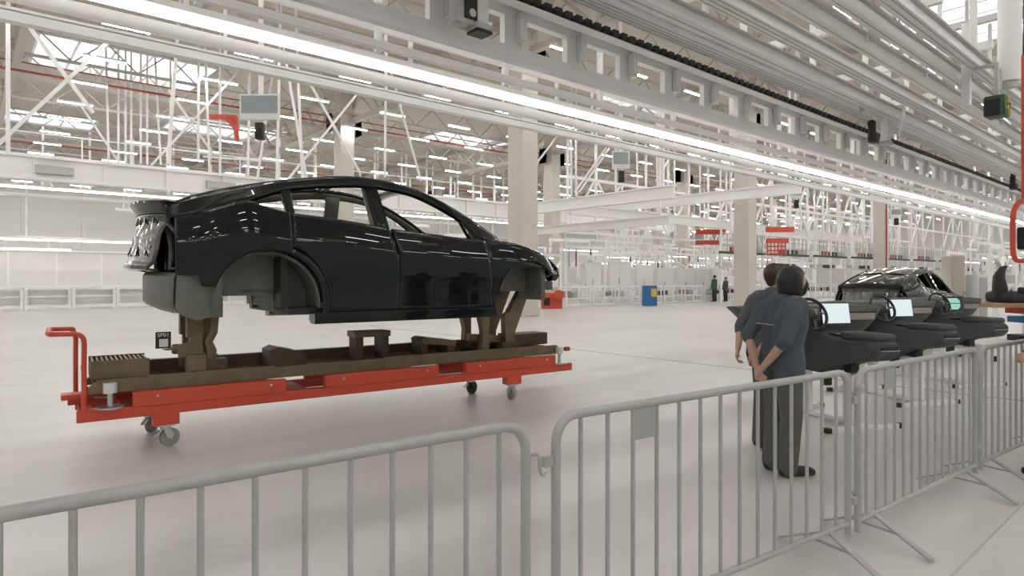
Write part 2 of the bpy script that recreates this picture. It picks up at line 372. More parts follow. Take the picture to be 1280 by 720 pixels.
p = onV(1128, 152, 5.2); t = thing('sign_board', 'long white sign plate held out from the white square post', 'sign', p)
MB().box(-.9, .9, -.02, .02, -.10, .16, .005).build('plate', 'markwhite', t); beam('arm', (-.9, .03, -.14), (.9, .03, -.14), .05, .05, 'alu', t)
t.rotation_euler.z = math.radians(20)
# big white duct and the green unit at the edge of the conveyor
p = onV(1262, 102, 3.0); t = thing('air_duct', 'fat white vertical air duct with a green cable along it', 'duct', p)
MB().cyl((0, 0, 0), (0, 0, ZR-p[2]), .19, 24).build('duct', 'white_steel', t, True); MB().tube(smoothpath([(.1, -.18, 5), (.12, -.2, 2), (.1, -.21, .8), (.0, -.2, .1)]), .025, 8).build('cable', 'green', t, True)
MB().cyl((0, 0, -.12), (0, 0, 0), .12, 20).build('nozzle', 'grey_steel', t, True)
p = onV(1246, 134, 2.95); t = thing('green_unit', 'small green unit with a yellow cross hanging below the white duct', 'machine', p)
MB().box(-.2, .2, -.16, .16, -.18, .18, .03).build('case', 'green', t, True)
for a in (.4, 1.97): MB().bar((-.16*math.cos(a), -.175, -.16*math.sin(a)), (.16*math.cos(a), -.175, .16*math.sin(a)), .03, .05).build('blade', 'yellow', t)
MB().cyl((0, -.2, 0), (0, -.16, 0), .05, 12).build('hub', 'black', t); beam('hanger', (0, 0, .18), (0, 0, .8), .06, .06, 'grey_steel', t); beam('hanger', (0, 0, .77), (0, .36, .77), .06, .06, 'grey_steel', t); MB().box(-.3, -.2, -.12, .12, -.2, .1, .02).build('side_box', 'black', t)
# red hose frame at the right
P = [onD(u, v, 11.5) for u, v in ((1300, 250), (1280, 250), (1268, 262), (1266, 290), (1268, 322), (1282, 326), (1300, 326))]
t = thing('hose_loop', 'red tubular loop frame hanging with a black unit inside', 'frame', P[3]); o3 = Vector(P[3])
MB().tube([p-o3 for p in smoothpath(P)], .045, 10).build('tube', 'red', t, True)
q = Vector(onD(1283, 298, 11.5))-o3; MB().box(q.x-.12, q.x+.12, q.y-.12, q.y+.12, q.z-.2, q.z+.2, .03).build('unit', 'black', t); q2 = Vector(onD(1279, 250, 11.5))-o3; beam('hanger', q2, q2+Vector((0, 0, 2.6)), .05, .05, 'red', t)
# monitors hanging over the line
def monitor(u, v, d, wd, ht, label, pole=2.0, rot=0):
    p = onD(u, v, d); t = thing('hanging_monitor', label, 'monitor', p, YAW-PI/2+rot)
    MB().box(-wd/2, wd/2, -.04, .04, -ht/2, ht/2, .012).build('bezel', 'markwhite', t); MB().box(-wd/2+.05, wd/2-.05, -.052, -.04, -ht/2+ht*.26, ht/2-.05).build('screen', 'screenoff', t)
    MB().box(-.06, .06, .04, .1, -ht/2-.1, ZR-p[2]).build('pole', 'white_steel', t)
    a = MB().box(-.1, .12, -.12, .1, -ht/2-.52, -ht/2-.08, .03); a.cyl((0, -.12, -ht/2-.25), (0, -.17, -ht/2-.25), .07, 12).build('scanner', 'black', t, True)
monitor(325, 134, 16.8, 1.05, .68, 'hanging monitor with a white frame above the roof of the black car', 1.2)
monitor(776, 200, 24, .66, .66, 'hanging monitor beyond the column behind the car nose', 1.6)
monitor(995, 241, 34, .6, .6, 'small hanging monitor right of the column behind the two people', 1.4)
monitor(1120, 266, 40, .7, .5, 'small far monitor beside the column with a red pipe', 1.4)
# ------------------------------------------------------------------ left assembly line
YL = 40.0
t = thing('mezzanine_beam', 'deep white steel beam carrying the upper level along the left assembly line', 'beam', (-16, YL, 6.5))
beam('web', (0, 0, .6), (76, 0, .6), .2, 1.0, 'white_steel', t); beam('flange', (0, -.1, 1.15), (76, -.1, 1.15), .6, .1, 'white_steel', t); beam('flange', (0, -.1, .05), (76, -.1, .05), .6, .1, 'white_steel', t)
for i in range(26): beam('stiffener', (1+3*i, -.2, .1), (1+3*i, -.2, 1.1), .2, .06, 'white_steel', t)
for x in (2, 9.5, 14, 19, 27, 36): beam('box', (x, -.3, .55), (x+1.6, -.3, .55), .2, .4, 'grey_steel', t)
t = thing('upper_deck', 'white upper deck floor above the left assembly line', 'platform', (-16, YL, 7.7)); MB().box(0, 76, 0, 6, 0, .12).build('slab', 'panel', t)
for i in range(20): beam('rail_post', (1+4*i, .05, .12), (1+4*i, .05, 1.2), .06, .06, 'white_steel', t)
beam('handrail', (0, .05, 1.2), (76, .05, 1.2), .06, .06, 'white_steel', t)
for y, z, x0, x1, lab, mt in ((39.4, 6.0, -16, 40, 'long light strip right under the deep white beam of the left line', 'ledsoft'), (39.0, 5.55, -16, 30, 'second pale strip a little below the first strip of the left line', 'markwhite'), (39.0, 3.42, -16, 12, 'long light strip above the white panels of the left line', 'ledsoft')):
    t = thing('light_strip', lab, 'lamp', (x0, y, z)); MB().box(0, x1-x0, -.06, .06, 0, .09).build('diffuser', mt, t); MB().box(0, x1-x0, -.08, .08, .09, .16).build('housing', 'white_steel', t)
    for i in range(int((x1-x0)/4)): beam('hanger', (1+4*i, 0, .16), (1+4*i, 0, .6), .04, .04, 'white_steel', t)
for i in range(5):
    t = thing('task_lamp', 'short task lamp hung just above the white wall panels', 'lamp', (-13+3.6*i, 39.0, 2.96), group='task lamps of the left line')
    MB().box(0, 3.0, -.05, .05, 0, .08).build('diffuser', 'ledsoft', t); MB().box(0, 3.0, -.07, .07, .08, .13).build('housing', 'white_steel', t)
    for dx in (.4, 2.6): beam('hanger', (dx, 0, .13), (dx, 0, .46), .03, .03, 'white_steel', t)
t = thing('panel_wall', 'row of tall white cladding panels along the left assembly line', 'panels', (-16, 41, 0))
for i in range(32): MB().box(2*i+.02, 2*i+1.98, 0, .08, 1.2, 2.95, .01).build('panel', 'wallm', t, off=(2*i, 0, 0))
beam('rail', (0, -.05, 1.15), (64, -.05, 1.15), .15, .1, 'white_steel', t); beam('rail', (0, -.05, 3.0), (64, -.05, 3.0), .15, .1, 'white_steel', t)
for i in range(33): beam('post', (2*i, 0, 0), (2*i, 0, 3.0), .09, .09, 'white_steel', t)
t = thing('upper_panel_wall', 'pale cladding panels behind the light strips of the left line', 'panels', (-16, 42.6, 0))
for i in range(24): MB().box(0, 2.64, 0, .08, 3.05, 6.45, .01).build('panel', 'wallm', t).location.x = 2.66*i
for i in range(9): beam('post', (8*i, -.1, 0), (8*i, -.1, 6.45), .14, .14, 'white_steel', t)
bt = None
for i in range(24):
    if bt is None:
        bt = thing('line_bench', 'low white framed bench in front of the white panels', 'bench', (-15, 39.6, 0), group='low benches of the left line')
        beam('top', (0, 0, 1.06), (1.9, 0, 1.06), .5, .07, 'white_steel', bt); beam('rail', (0, -.2, .16), (1.9, -.2, .16), .08, .16, 'white_steel', bt); beam('rail', (0, -.22, .66), (1.9, -.22, .66), .05, .06, 'panel', bt)
        for x in (.06, 1.84): beam('leg', (x, -.2, 0), (x, -.2, 1.06), .14, .08, 'panel', bt); beam('leg', (x, .2, 0), (x, .2, 1.06), .1, .08, 'panel', bt)
        beam('back_panel', (.05, .22, .55), (1.85, .22, .55), .03, .8, 'panel', bt)
    else: c = copy_tree(bt); c.location.x += 1.95*i
# pipes, trays and fittings between strips and deck of the left line
rnd = random.Random(3)
for i in range(14):
    x = -15+4.3*i+rnd.random()*.2; z = 3.6+rnd.random()*2.2
    t = thing('line_fitting', 'pale cable tray and drop hanging above the left assembly line', 'tray', (x, 40.2, z), group='trays above the left line')
    beam('tray', (0, 0, 0), (2+rnd.random()*2, 0, 0), .2, .1+rnd.random()*.15, rnd.choice(['panel', 'grey_steel', 'white_steel']), t)
    beam('drop', (.4, 0, 0), (.4, 0, 6.5-z), .06, .06, 'white_steel', t); beam('drop', (1.3, 0, 0), (1.3, 0, -.5), .08, .08, 'panel', t)
# ------------------------------------------------------------------ hanging steel frames
def frame_px(Y, label, posts, braces, wd=.14):
    P = [onV(*posts[0][2:4], Y)]
    base = Vector((P[0][0], Y, min(onV(u, v, Y)[2] for a in posts+braces for u, v in (a[:2], a[2:]))))
    t = thing('suspended_truss', label, 'frame', base)
    for k, (lst, nm) in enumerate(((posts, 'post'), (braces, 'brace'))):
        for u0, v0, u1, v1 in lst:
            p = Vector(onV(u0, v0, Y))-base; q = Vector(onV(u1, v1, Y))-base
            off = Vector((0, .16 if k else 0, 0))
            if not k:
                p, q = (p, q) if p.z > q.z else (q, p); p = q+(p-q)*((ZR-.03-base.z-q.z)/(p.z-q.z))
            beam(nm, p+off, q+off, wd, wd, 'white_steel', t)
frame_px(27, 'big white cross brace with its post above the left assembly line', [(10, 20, 10, 192), (222, 40, 210, 205)], [(38, 33, 117, 140), (-20, 196, 135, 52)], .12)
frame_px(37.6, 'cluster of thin white hanger posts under the left skylight', [(133, 88, 136, 203), (148, 70, 148, 203), (157, 55, 157, 205), (164, 60, 164, 205), (176, 62, 176, 205), (184, 50, 184, 206), (193, 55, 201, 206), (213, 70, 213, 207)], [(101, 130, 150, 203)], .09)
frame_px(31, 'white braced hanger frame left of the monitor over the car', [(248, 115, 248, 200), (258, 105, 262, 215), (275, 105, 275, 220), (312, 84, 310, 222), (341, 90, 322, 222)], [(300, 88, 190, 206), (212, 112, 268, 192), (255, 195, 325, 200)], .09)
frame_px(25, 'white hanger frame with a slanted post right of the monitor over the car', [(349, 92, 346, 226), (361, 97, 384, 228), (375, 150, 378, 225)], [(390, 104, 452, 215), (452, 112, 360, 226)], .085)
frame_px(22, 'pair of slender white hangers over the car windscreen pillar', [(482, 120, 481, 222), (498, 124, 526, 226)], [], .07)
frame_px(26, 'white twin hanger with paired slanted braces beside the concrete columns', [(714, 172, 714, 245), (720, 174, 720, 245), (796, 185, 797, 235), (821, 192, 822, 260), (843, 196, 843, 300)], [(760, 184, 721, 240), (764, 185, 726, 240), (841, 196, 822, 226), (700, 168, 672, 205)], .09)
p0 = Vector(onV(265, 146, 30)); t = thing('red_jib', 'small red jib arm hanging left of the monitor over the car', 'hoist', p0)
for nm, a, b_ in (('arm', (262, 146), (296, 147)), ('drop', (294, 147), (296, 176)), ('strut', (284, 147), (295, 160))): beam(nm, Vector(onV(*a, 30))-p0, Vector(onV(*b_, 30))-p0, .16, .2, 'red', t)
beam('hanger', Vector(onV(275, 146, 30))-p0, Vector(onV(275, 146, 30))-p0+Vector((0, 0, ZR-p0.z-.02)), .08, .08, 'white_steel', t)
# white beams running across the hall beyond the car
for x, y0, y1, z, h_, lab in ((24.5, 17, 27.5, 5.5, .55, 'heavy white cross beam reaching from the column behind the car nose'), (27.0, 19, 30, 4.5, .4, 'second white cross beam behind the heavy one'), (30.5, 14, 26, 5.9, .5, 'third white cross beam farther down the hall')):
    t = thing('cross_girder', lab, 'beam', (x, y0, z)); beam('web', (0, 0, 0), (0, y1-y0, 0), .12, h_, 'white_steel', t)
    for dz in (-h_/2, h_/2): beam('flange', (0, 0, dz), (0, y1-y0, dz), .35, .06, 'white_steel', t)
    for yy in (.6, y1-y0-.6): beam('hanger', (0, yy, h_/2), (0, yy, 6), .1, .1, 'white_steel', t)
t = thing('cross_girder', 'long white beam running along the hall over the cabinets', 'beam', (25, 24, 5.3)); beam('web', (0, 0, 0), (40, 0, 0), .12, .5, 'white_steel', t)
for dz in (-.25, .25): beam('flange', (0, 0, dz), (40, 0, dz), .35, .06, 'white_steel', t)
# lattice support frames deep in the hall
def lattice(x0, x1, y, z0, z1, n, label, wd=.14, group='lattice frames deep in the hall'):
    t = thing('lattice_frame', label, 'frame', (x0, y, z0), group=group); H_ = z1-z0; s = (x1-x0)/n
    for z in (0, H_*.5, H_): beam('beam', (0, 0, z), (x1-x0, 0, z), wd, wd*1.3, 'white_steel', t)
    for i in range(n+1): beam('post', (i*s, 0, 0), (i*s, 0, ZR-z0), wd, wd, 'white_steel', t)
    for i in range(n):
        if (i*7+int(y)) % 3 != 1:
            beam('brace', (i*s, .1, 0), ((i+1)*s, .1, H_), wd*.8, wd*.8, 'white_steel', t)
            if i % 2: beam('brace', (i*s, -.1, H_), ((i+1)*s, -.1, 0), wd*.8, wd*.8, 'white_steel', t)
LAT = 'white braced steel lattice frame standing deep in the hall'
for x0, x1, y, z0, z1, n in ((30, 52, 29, 4.6, 8.2, 8), (40, 66, 23.2, 4.8, 9, 9), (22, 46, 49.5, 5, 8, 9), (61, 86, 38.5, 5, 9, 8), (20, 50, 52, 3, 8.5, 10), (50, 90, 50, 3, 9, 12), (62, 100, 30, 4, 9, 12), (30, 80, 62, 2, 9, 14), (-10, 20, 60, 5, 9.5, 10), (66, 110, 23.6, 4.9, 9, 12), (60, 110, 14, 4.4, 8.5, 12), (80, 120, 40, 3, 10, 10), (10, 60, 76.2, 2, 10, 14)):
    lattice(x0, x1, y, z0, z1, n, LAT)
# ------------------------------------------------------------------ assembly cells of the far lines
def cell(x, y, Lc, rnd, scale=1.0):
    t = thing('assembly_cell', 'white steel assembly cell with cabinets and task lamps in a far line', 'work cell', (x, y, 0), group='assembly cells of the far lines')
    h1 = 3.0+rnd.random()*.8
    for px_ in (0, Lc): 
        for py_ in (0, 1.6): beam('post', (px_, py_, 0), (px_, py_, h1+.7), .12, .12, 'white_steel', t)
    beam('beam', (0, 0, h1), (Lc, 0, h1), .14, .18, 'white_steel', t); beam('beam', (0, 1.6, h1+.6), (Lc, 1.6, h1+.6), .14, .18, 'white_steel', t); beam('beam', (0, 0, h1+.6), (Lc, 0, h1+.6), .1, .1, rnd.choice(['white_steel', 'grey_steel']), t)
    beam('bench', (0, .3, 1.0), (Lc, .3, 1.0), .7, .08, 'white_steel', t); beam('kick_rail', (0, 0, .15), (Lc, 0, .15), .06, .16, 'white_steel', t); beam('rail', (0, -.05, .6), (Lc, -.05, .6), .05, .06, 'white_steel', t)
    xx = .2
    while xx < Lc-.5:
        w_ = .4+rnd.random()*.9; z1 = 1.04+rnd.random()*1.3
        if rnd.random() < .75: beam('cabinet', (xx, .6, (1.04+z1)/2), (min(xx+w_, Lc), .6, (1.04+z1)/2), .6, z1-1.04, rnd.choice(['panel', 'panel', 'wallm', 'white_steel', 'grey_steel']), t)
        if rnd.random() < .45: beam('crate', (xx, .2, .4), (xx+w_*.7, .2, .4), .4, .25+rnd.random()*.2, rnd.choice(['grey_steel', 'alu', 'dash', 'panel', 'redpipe']), t)
        if rnd.random() < .5: beam('tool', (xx+.2, .1, h1-.1), (xx+.2, .1, h1-.4-rnd.random()), .08, .08, rnd.choice(['dash', 'grey_steel', 'alu', 'redpipe']), t)
        if rnd.random() < .5: beam('shelf', (xx, 1.2, 2.2+rnd.random()), (xx+w_, 1.2, 2.2+rnd.random()), .3, .12, rnd.choice(['grey_steel', 'alu', 'panel']), t)
        xx += w_+.15
    beam('lamp_tube', (.3, .5, h1-.2), (Lc-.3, .5, h1-.2), .07, .06, 'ledsoft', t)
rnd = random.Random(11)
for y, x0, x1 in ((31.6, 24, 62), (47, -12, 60), (35.9, 40, 80), (56, 0, 70), (14.5, 61, 100), (66, 10, 80), (11, 58, 96), (40.6, 52, 90)):
    x = x0
    while x < x1:
        Lc = 3+rnd.random()*2; cell(x, y, Lc, rnd); x += Lc+.5
# ------------------------------------------------------------------ specific things of the right line
rnd = random.Random(5); rt = None
for i in range(16):
    t = thing('roller_table', 'low white framed roller table with parts in it along the aisle', 'table', (25.2+2.1*i, 24.6-.1*i, 0), group='roller tables along the aisle')
    beam('top_rail', (0, 0, 1.08), (2.0, 0, 1.08), .3, .08, 'white_steel', t); beam('mid_rail', (0, -.1, .45), (2.0, -.1, .45), .05, .06, 'white_steel', t); beam('base_rail', (0, -.1, .08), (2.0, -.1, .08), .06, .08, 'white_steel', t)
    for x in (.05, 1.0, 1.95): beam('leg', (x, -.1, 0), (x, -.1, 1.05), .07, .07, 'white_steel', t); beam('leg', (x, .5, 0), (x, .5, 1.05), .07, .07, 'white_steel', t)
    for k in range(3): beam('crate', (.15+.6*k, .25, .62+rnd.random()*.1), (.6+.6*k, .25, .62+rnd.random()*.1), .4, .2+.15*rnd.random(), rnd.choice(['grey_steel', 'alu', 'dash', 'panel', 'trimw']), t)
def boxthing(name, label, cat, u, vb, vt, d, wpx, depth, mt, parts=()):
    x, y = V2((u-640)/FPX*d, d); z0 = CAMH+(348-vb)*d/FPX if vb else 0; z1 = CAMH+(348-vt)*d/FPX; wd = wpx*d/FPX
    t = thing(name, label, cat, (x, y, z0), YAW-PI/2)
    MB().box(-wd/2, wd/2, 0, depth, 0, z1-z0, .015).build('case', mt, t)
    for nm, mt2, a, b_, c_, d_ in parts: MB().box(-wd/2+a*wd, -wd/2+b_*wd, -.02, 0, c_*(z1-z0), d_*(z1-z0)).build(nm, mt2, t)
    return t
DOOR = (('door', 'panel', .06, .48, .05, .95), ('door', 'panel', .52, .94, .05, .95), ('handle', 'black', .44, .47, .45, .6))
for k, (u, vb, vt, d, wpx) in enumerate(((775, None, 327, 42, 28), (806, None, 331, 43, 22), (832, None, 335, 43.5, 24), (858, None, 336, 45, 22), (742, None, 328, 40.5, 20), (880, None, 337, 46, 20))):
    boxthing('control_cabinet', 'white control cabinet standing on the aisle tables number %s from the blue bin' % ['nearest', 'second', 'third', 'fourth', 'fifth', 'sixth'][k] if 0 else ['widest white control cabinet on the aisle tables', 'white control cabinet left of the first pointed support', 'white control cabinet under the first pointed support', 'white control cabinet with a dark slot behind the two far workers', 'narrow white control cabinet next to the paired columns', 'low white control cabinet beside the far workers'][k], 'cabinet', u, vb, vt, d, wpx, .6, 'wallm', DOOR)
for k, u in enumerate((818, 881)):
    lab = ['pointed white tubular support standing on the cabinets above the blue bin', 'pointed white tubular support standing behind the two far workers'][k]
    a, b_, c_, e_ = [Vector(onD(u+du, v, 48)) for du, v in ((-24, 336), (0, 306), (16, 336), (2, 336))]
    t = thing('pointed_support', lab, 'frame', a)
    for nm, p, q in (('leg', a, b_), ('leg', b_, c_), ('leg', e_, b_), ('base', a, c_)): beam(nm, p-a, q-a, .14, .14, 'white_steel', t)
    for p in (a, c_): beam('foot_post', p-a, Vector((p.x-a.x, p.y-a.y, -a.z)), .1, .1, 'white_steel', t)
    beam('leg', b_+Vector((1.2, 0, -.1))-a, c_+Vector((1.8, 0, 0))-a, .14, .14, 'white_steel', t); beam('ridge', b_-a, b_+Vector((1.2, 0, -.1))-a, .12, .12, 'white_steel', t)
t = boxthing('blue_bin', 'blue bin with a yellow notice standing before the roller tables', 'bin', 813, None, 357, 36.5, 17, .5, 'blue', (('notice', 'yellow', .55, .95, .45, .85),))
t = boxthing('red_machine', 'red machine end sticking out beyond the nose of the car body', 'machine', 690, None, 366, 33, 26, .8, 'red', (('grille', 'black', .1, .4, .2, .7),))
MB().cyl((.35, .2, .72), (.35, -.25, .72), .26, 18).build('drum', 'red', t, True)
# red hoists
for k, (u0, u1, v0, v1, d) in enumerate(((870, 906, 290, 306, 46), (958, 992, 287, 325, 43))):
    p = Vector(onD(u0, v0, d)); t = thing('red_hoist', ['pair of red hoist beams over the aisle by the far column', 'red pierced hoist plate above the heads of the two people'][k], 'hoist', p, YAW-PI/2); L_ = (u1-u0)*d/FPX
    beam('arm', (0, 0, 0), (L_, 0, 0), .3, .35, 'red', t); beam('arm', (0, 0, -.75), (L_*.8, 0, -.75), .2, .3, 'red', t); beam('hanger', (.3, 0, .1), (.3, 0, ZR-p.z), .1, .1, 'white_steel', t); beam('hanger', (L_-.3, 0, .1), (L_-.3, 0, ZR-p.z), .1, .1, 'white_steel', t)
    if k:
        for r_ in range(4): beam('slat', (0, -.05, -.85-.28*r_), (L_*(.75-.06*r_), -.05, -.85-.28*r_), .05, .09, 'red', t)
        for c_ in range(6): beam('stile', (.05+c_*.24, -.05, -.75), (.05+c_*.24, -.05, -1.75), .05, .07, 'red', t)
# cage racks and dark conveyor rails down the hall
rk = None
for i in range(13):
    if rk is None:
        rk = thing('cage_rack', 'dark wire cage rack on a black rail down the hall', 'rack', (37, 22.2, 0), group='cage racks down the hall')
        beam('rail', (0, 0, 3.25), (5.6, 0, 3.25), .25, .14, 'dash', rk); beam('rail', (0, 0, 2.3), (5.6, 0, 2.3), .2, .08, 'grey_steel', rk)
        for x in (.1, 2.8, 5.5): beam('post', (x, 0, 0), (x, 0, 4.7), .1, .1, 'white_steel', rk)
        for k in range(9): beam('bar', (.2+.65*k, 0, 3.3), (.2+.65*k, 0, 4.5), .05, .05, 'grey_steel', rk)
        for z in (3.7, 4.1, 4.5): beam('wire', (.1, 0, z), (5.5, 0, z), .04, .04, 'grey_steel', rk)
        for x, mt in ((.3, 'alu'), (1.6, 'redpipe'), (3.2, 'dash'), (4.5, 'grey_steel')): beam('crate', (x, .3, 3.5), (x+.9, .3, 3.5), .5, .3, mt, rk)
        for x, mt in ((.3, 'grey_steel'), (2.6, 'dash'), (4.0, 'alu')): beam('crate', (x, .3, 2.5), (x+1.1, .3, 2.5), .5, .25, mt, rk)
    else: c = copy_tree(rk); c.location = (37+5.8*i, 22.2-.45*i, 0)
boxthing('tall_cabinet', 'tall beige switch cabinet behind the right-hand steering wheel', 'cabinet', 1198, None, 320, 18, 17, .45, 'concrete', (('door', 'concrete', .08, .92, .04, .96), ('handle', 'black', .8, .86, .45, .55)))
boxthing('low_cabinet', 'lower grey steel cabinet beside the tall beige cabinet', 'cabinet', 1229, None, 343, 17.6, 12, .5, 'alu', (('door', 'grey_steel', .1, .9, .05, .95), ('handle', 'black', .8, .86, .5, .6)))
t = boxthing('display_stand', 'black screen on a thin stand in front of the tall beige cabinet', 'screen', 1174, 363, 350, 25, 15, .06, 'black', (('screen', 'dash', .06, .94, .08, .92),)); MB().cyl((0, .03, -1.10), (0, .03, 0), .03).cyl((0, .03, -1.10), (0, .03, -1.07), .2).build('stand', 'black', t)
# cart with the black seat part
x, y = V2((1262-640)/FPX*12.5, 12.5); t = thing('parts_cart', 'wood topped cart carrying a black seat shell', 'cart', (x, y, 0), YAW-PI/2+.15)
MB().box(-.75, .9, -.4, .5, 1.02, 1.10, .01).build('top', 'wood', t)
for a in (-.68, .83):
    for b_ in (-.34, .44): MB().box(a-.03, a+.03, b_-.03, b_+.03, .1, 1.02).build('leg', 'white_steel', t); MB().cyl((a-.03, b_, .06), (a+.03, b_, .06), .06, 14).build('castor', 'black', t, True)
MB().box(-.7, .85, -.36, .46, .3, .34).build('shelf', 'white_steel', t)
for nm, mt, z, xx in (('red_box', 'red', .9, .2), ('blue_box', 'blue', .72, .25), ('black_box', 'black', .36, .25)):
    o = thing(nm, {'red_box': 'red tray under the wood topped cart', 'blue_box': 'blue tray under the red tray of the cart', 'black_box': 'black part on the lower shelf of the cart'}[nm], 'box', (x, y, 0), YAW-PI/2+.15)
    MB().box(xx, xx+.5, -.35, .3, z-.02, z+.10, .01).build('tray', mt, o); MB().box(xx+.02, xx+.48, -.37, -.35, z+.02, z+.06).build('lip', mt, o)
t = thing('seat_shell', 'black seat shell standing on the wood topped cart', 'seat', (x, y, 1.10), YAW-PI/2+.15)
MB().box(-.28, .5, -.3, .3, 0, .22, .07).build('cushion', 'dashdark', t, True)
MB().tube([(-.2, 0, .1), (-.22, 0, .3), (-.24, 0, .5), (-.16, 0, .66), (-.08, 0, .70)], [.13, .13, .10, .06, .03], 12).build('backrest', 'dashdark', t, True)
MB().box(-.1, .5, -.32, -.24, .18, .30, .03).build('armrest', 'black', t, True)
# ------------------------------------------------------------------ the trolley (x along the car, y to the far side, t = 0 over the rear castors)
E_ = Vector((.99484, -.10150)); N_ = Vector((.10150, .99484)); AH = Vector((1.4818, 6.6374)); ROT = math.atan2(E_.y, E_.x)
def tpos(t, n, z=0): p = AH+E_*t+N_*n; return (p.x, p.y, z)
TR = thing('transport_trolley', 'red four-wheeled trolley under the black car body', 'trolley', tpos(0, .345), ROT)
for s in (-1, 1):
    MB().box(-.69, 4.94, s*.345-.045, s*.345+.045, .31, .41, .006).build('side_beam', 'red', TR)
    for a, b_ in ((-.27, 1.09), (1.5, 2.86), (3.24, 4.64)):
        o = MB().box(a, b_, s*.352-.03-.02*(s < 0), s*.352+.03, .40, .54, .006).build('raised_plate', 'red', TR)
        for q in (a+.2, b_-.15): MB().cyl((q, s*.352-.052, .49), (q, s*.352+.05, .49), .013, 8).build('bolt', 'zinc', o)
for x in (-.62, -.3, 1.3, 2.7, 3.9, 4.86): MB().box(x-.05, x+.05, -.31, .31, .315, .40, .004).build('cross_beam', 'red', TR)
MB().box(1.09, 1.5, .30, .40, .49, .545).build('raised_plate', 'red', TR); MB().box(2.86, 3.24, .30, .40, .49, .545).build('raised_plate', 'red', TR); MB().box(-.62, -.27, .30, .40, .41, .52).build('raised_plate', 'red', TR)
MB().bar((2.88, -.30, .45), (3.3, .3, .40), .03).build('diagonal_rod', 'red', TR)
hp = []
for s in (-1, 1):
    y = s*.345; q0 = -.634-.05*(s > 0); hp.append(smoothpath([(q0, y, .40), (q0, y, .85), (q0, y, 1.01), (q0-.021, y, 1.065), (-.71, y, 1.085), (-.80, y, 1.088), (-.875, y, 1.09)], 5))
MB().tube(hp[0]+[(-.89, -.30, 1.095), (-.89, .30, 1.095)]+hp[1][::-1], .021, 10).build('push_handle', 'red', TR, True)
MB().box(-.645, -.62, -.33, .33, .70, .74).build('handle_bar', 'red', TR)
MB().box(-.80, -.60, -.09, .09, .47, .52, .01).build('tow_tongue', 'red', TR, off=(0, .1, 0)); MB().box(-.75, -.6, .0, .16, .41, .5).build('tow_block', 'red', TR)
def stopper(x, y):
    o = MB().cyl((x, y, .41), (x, y, .425), .11, 20).cyl((x, y, .425), (x, y, .56), .022, 10).build('stop_post', 'zinc', TR, True)
    MB().cyl((x, y, .545), (x, y, .635), .055, 18).build('stop_head', 'markwhite', o, True, off=(0, 0, 0))
stopper(-.44, -.345); stopper(-.44, .345); stopper(4.75, -.345); stopper(4.75, .345)
o = MB().cyl((4.86, -.33, .60), (4.93, -.33, .60), .03, 12).build('end_knob', 'redpipe', TR, True)
def castor(x, y, ang, tyre, hub):
    MB().box(x-.11, x+.11, y-.06, y+.06, .21, .315, .004).build('castor_mount', 'red', TR)
    o = MB().box(x-.075, x+.075, y-.055, y+.055, .195, .21).cyl((x, y, .165), (x, y, .2), .05, 14).build('castor_plate', 'zinc', TR)
    ca, sa = math.cos(ang), math.sin(ang); ax = (x+ca*.035, y+sa*.035)
    p1 = (ax[0]-sa*-.028, ax[1]-ca*.028, .085); 
    nrm = Vector((-sa, ca, 0)); c0 = Vector((ax[0], ax[1], .085))
    MB().cyl(c0-nrm*.022, c0+nrm*.022, .085, 24).build('wheel', tyre, TR, True, off=tuple(c0))
    f_ = MB()
    for s in (-1, 1): f_.bar(c0+nrm*.034*s, Vector((x, y, .17))+nrm*.034*s, .008, .06)
    f_.cyl(c0-nrm*.045, c0+nrm*.045, .014, 8).build('fork', hub, TR)
    MB().bar(Vector((x, y, .15))-Vector((ca, sa, 0))*.05, Vector((x, y, .11))-Vector((ca, sa, 0))*.12, .04, .012).build('brake_lever', 'zinc', TR)
castor(0, -.345, .25, 'rubber', 'zinc'); castor(-.06, .345, .9, 'rubber', 'zinc'); castor(3.96, -.345, 1.35, 'rubber', 'zinc'); castor(3.75, .345, .3, 'black', 'black')
# ------------------------------------------------------------------ the brown skid riding on the trolley
SK = thing('car_skid', 'brown steel skid lying on the red trolley and holding the car body', 'skid', tpos(0, .345, .54), ROT)
Z = .54
def sk(mb, nm, mt='skid', smooth=False): return mb.build(nm, mt, SK, smooth, off=(0, 0, Z)) if 0 else MBoff(mb, nm, mt, smooth)
def MBoff(mb, nm, mt, smooth=False):
    mb.v = [(a, b, c-Z) for a, b, c in mb.v]; return mb.build(nm, mt, SK, smooth)
for s in (-1, 1):
    sk(MB().prism([(-.60, .545), (-.60, .60), (-.53, .66), (4.72, .66), (4.77, .62), (4.77, .545)], 'y', s*.295-.03, s*.295+.03), 'rail', 'skid')
    for a, b_ in ((-.14, 1.0), (2.2, 4.5)): sk(MB().box(a, b_, s*.295-.037, s*.295-.03, .60, .675), 'rail_cap', 'skid')
for x in (-.5, .3, 1.15, 2.1, 3.0, 3.6, 4.05, 4.7): sk(MB().box(x-.06, x+.06, -.27, .27, .56, .63), 'cross_member', 'skiddark')
sk(MB().box(-.5, 4.6, .18, .265, .66, .76), 'far_channel', 'skiddark')
g_ = sk(MB().box(-.585, -.12, -.25, .25, .66, .775), 'grate_box', 'skid')
for i in range(12): o = MB().box(-.57+i*.038, -.555+i*.038, -.24, .24, .775-Z, .82-Z).build('slat', 'skid', g_)
for y in (-.25, .235): MB().box(-.585, -.12, y, y+.015, .775-Z, .825-Z).build('rim', 'skid', g_)
sk(MB().prism([(.97, .65), (1.35, .65), (1.35, .745), (1.26, .80), (1.05, .85), (.98, .82)], 'y', -.22, .12), 'saddle_block', 'skiddark')
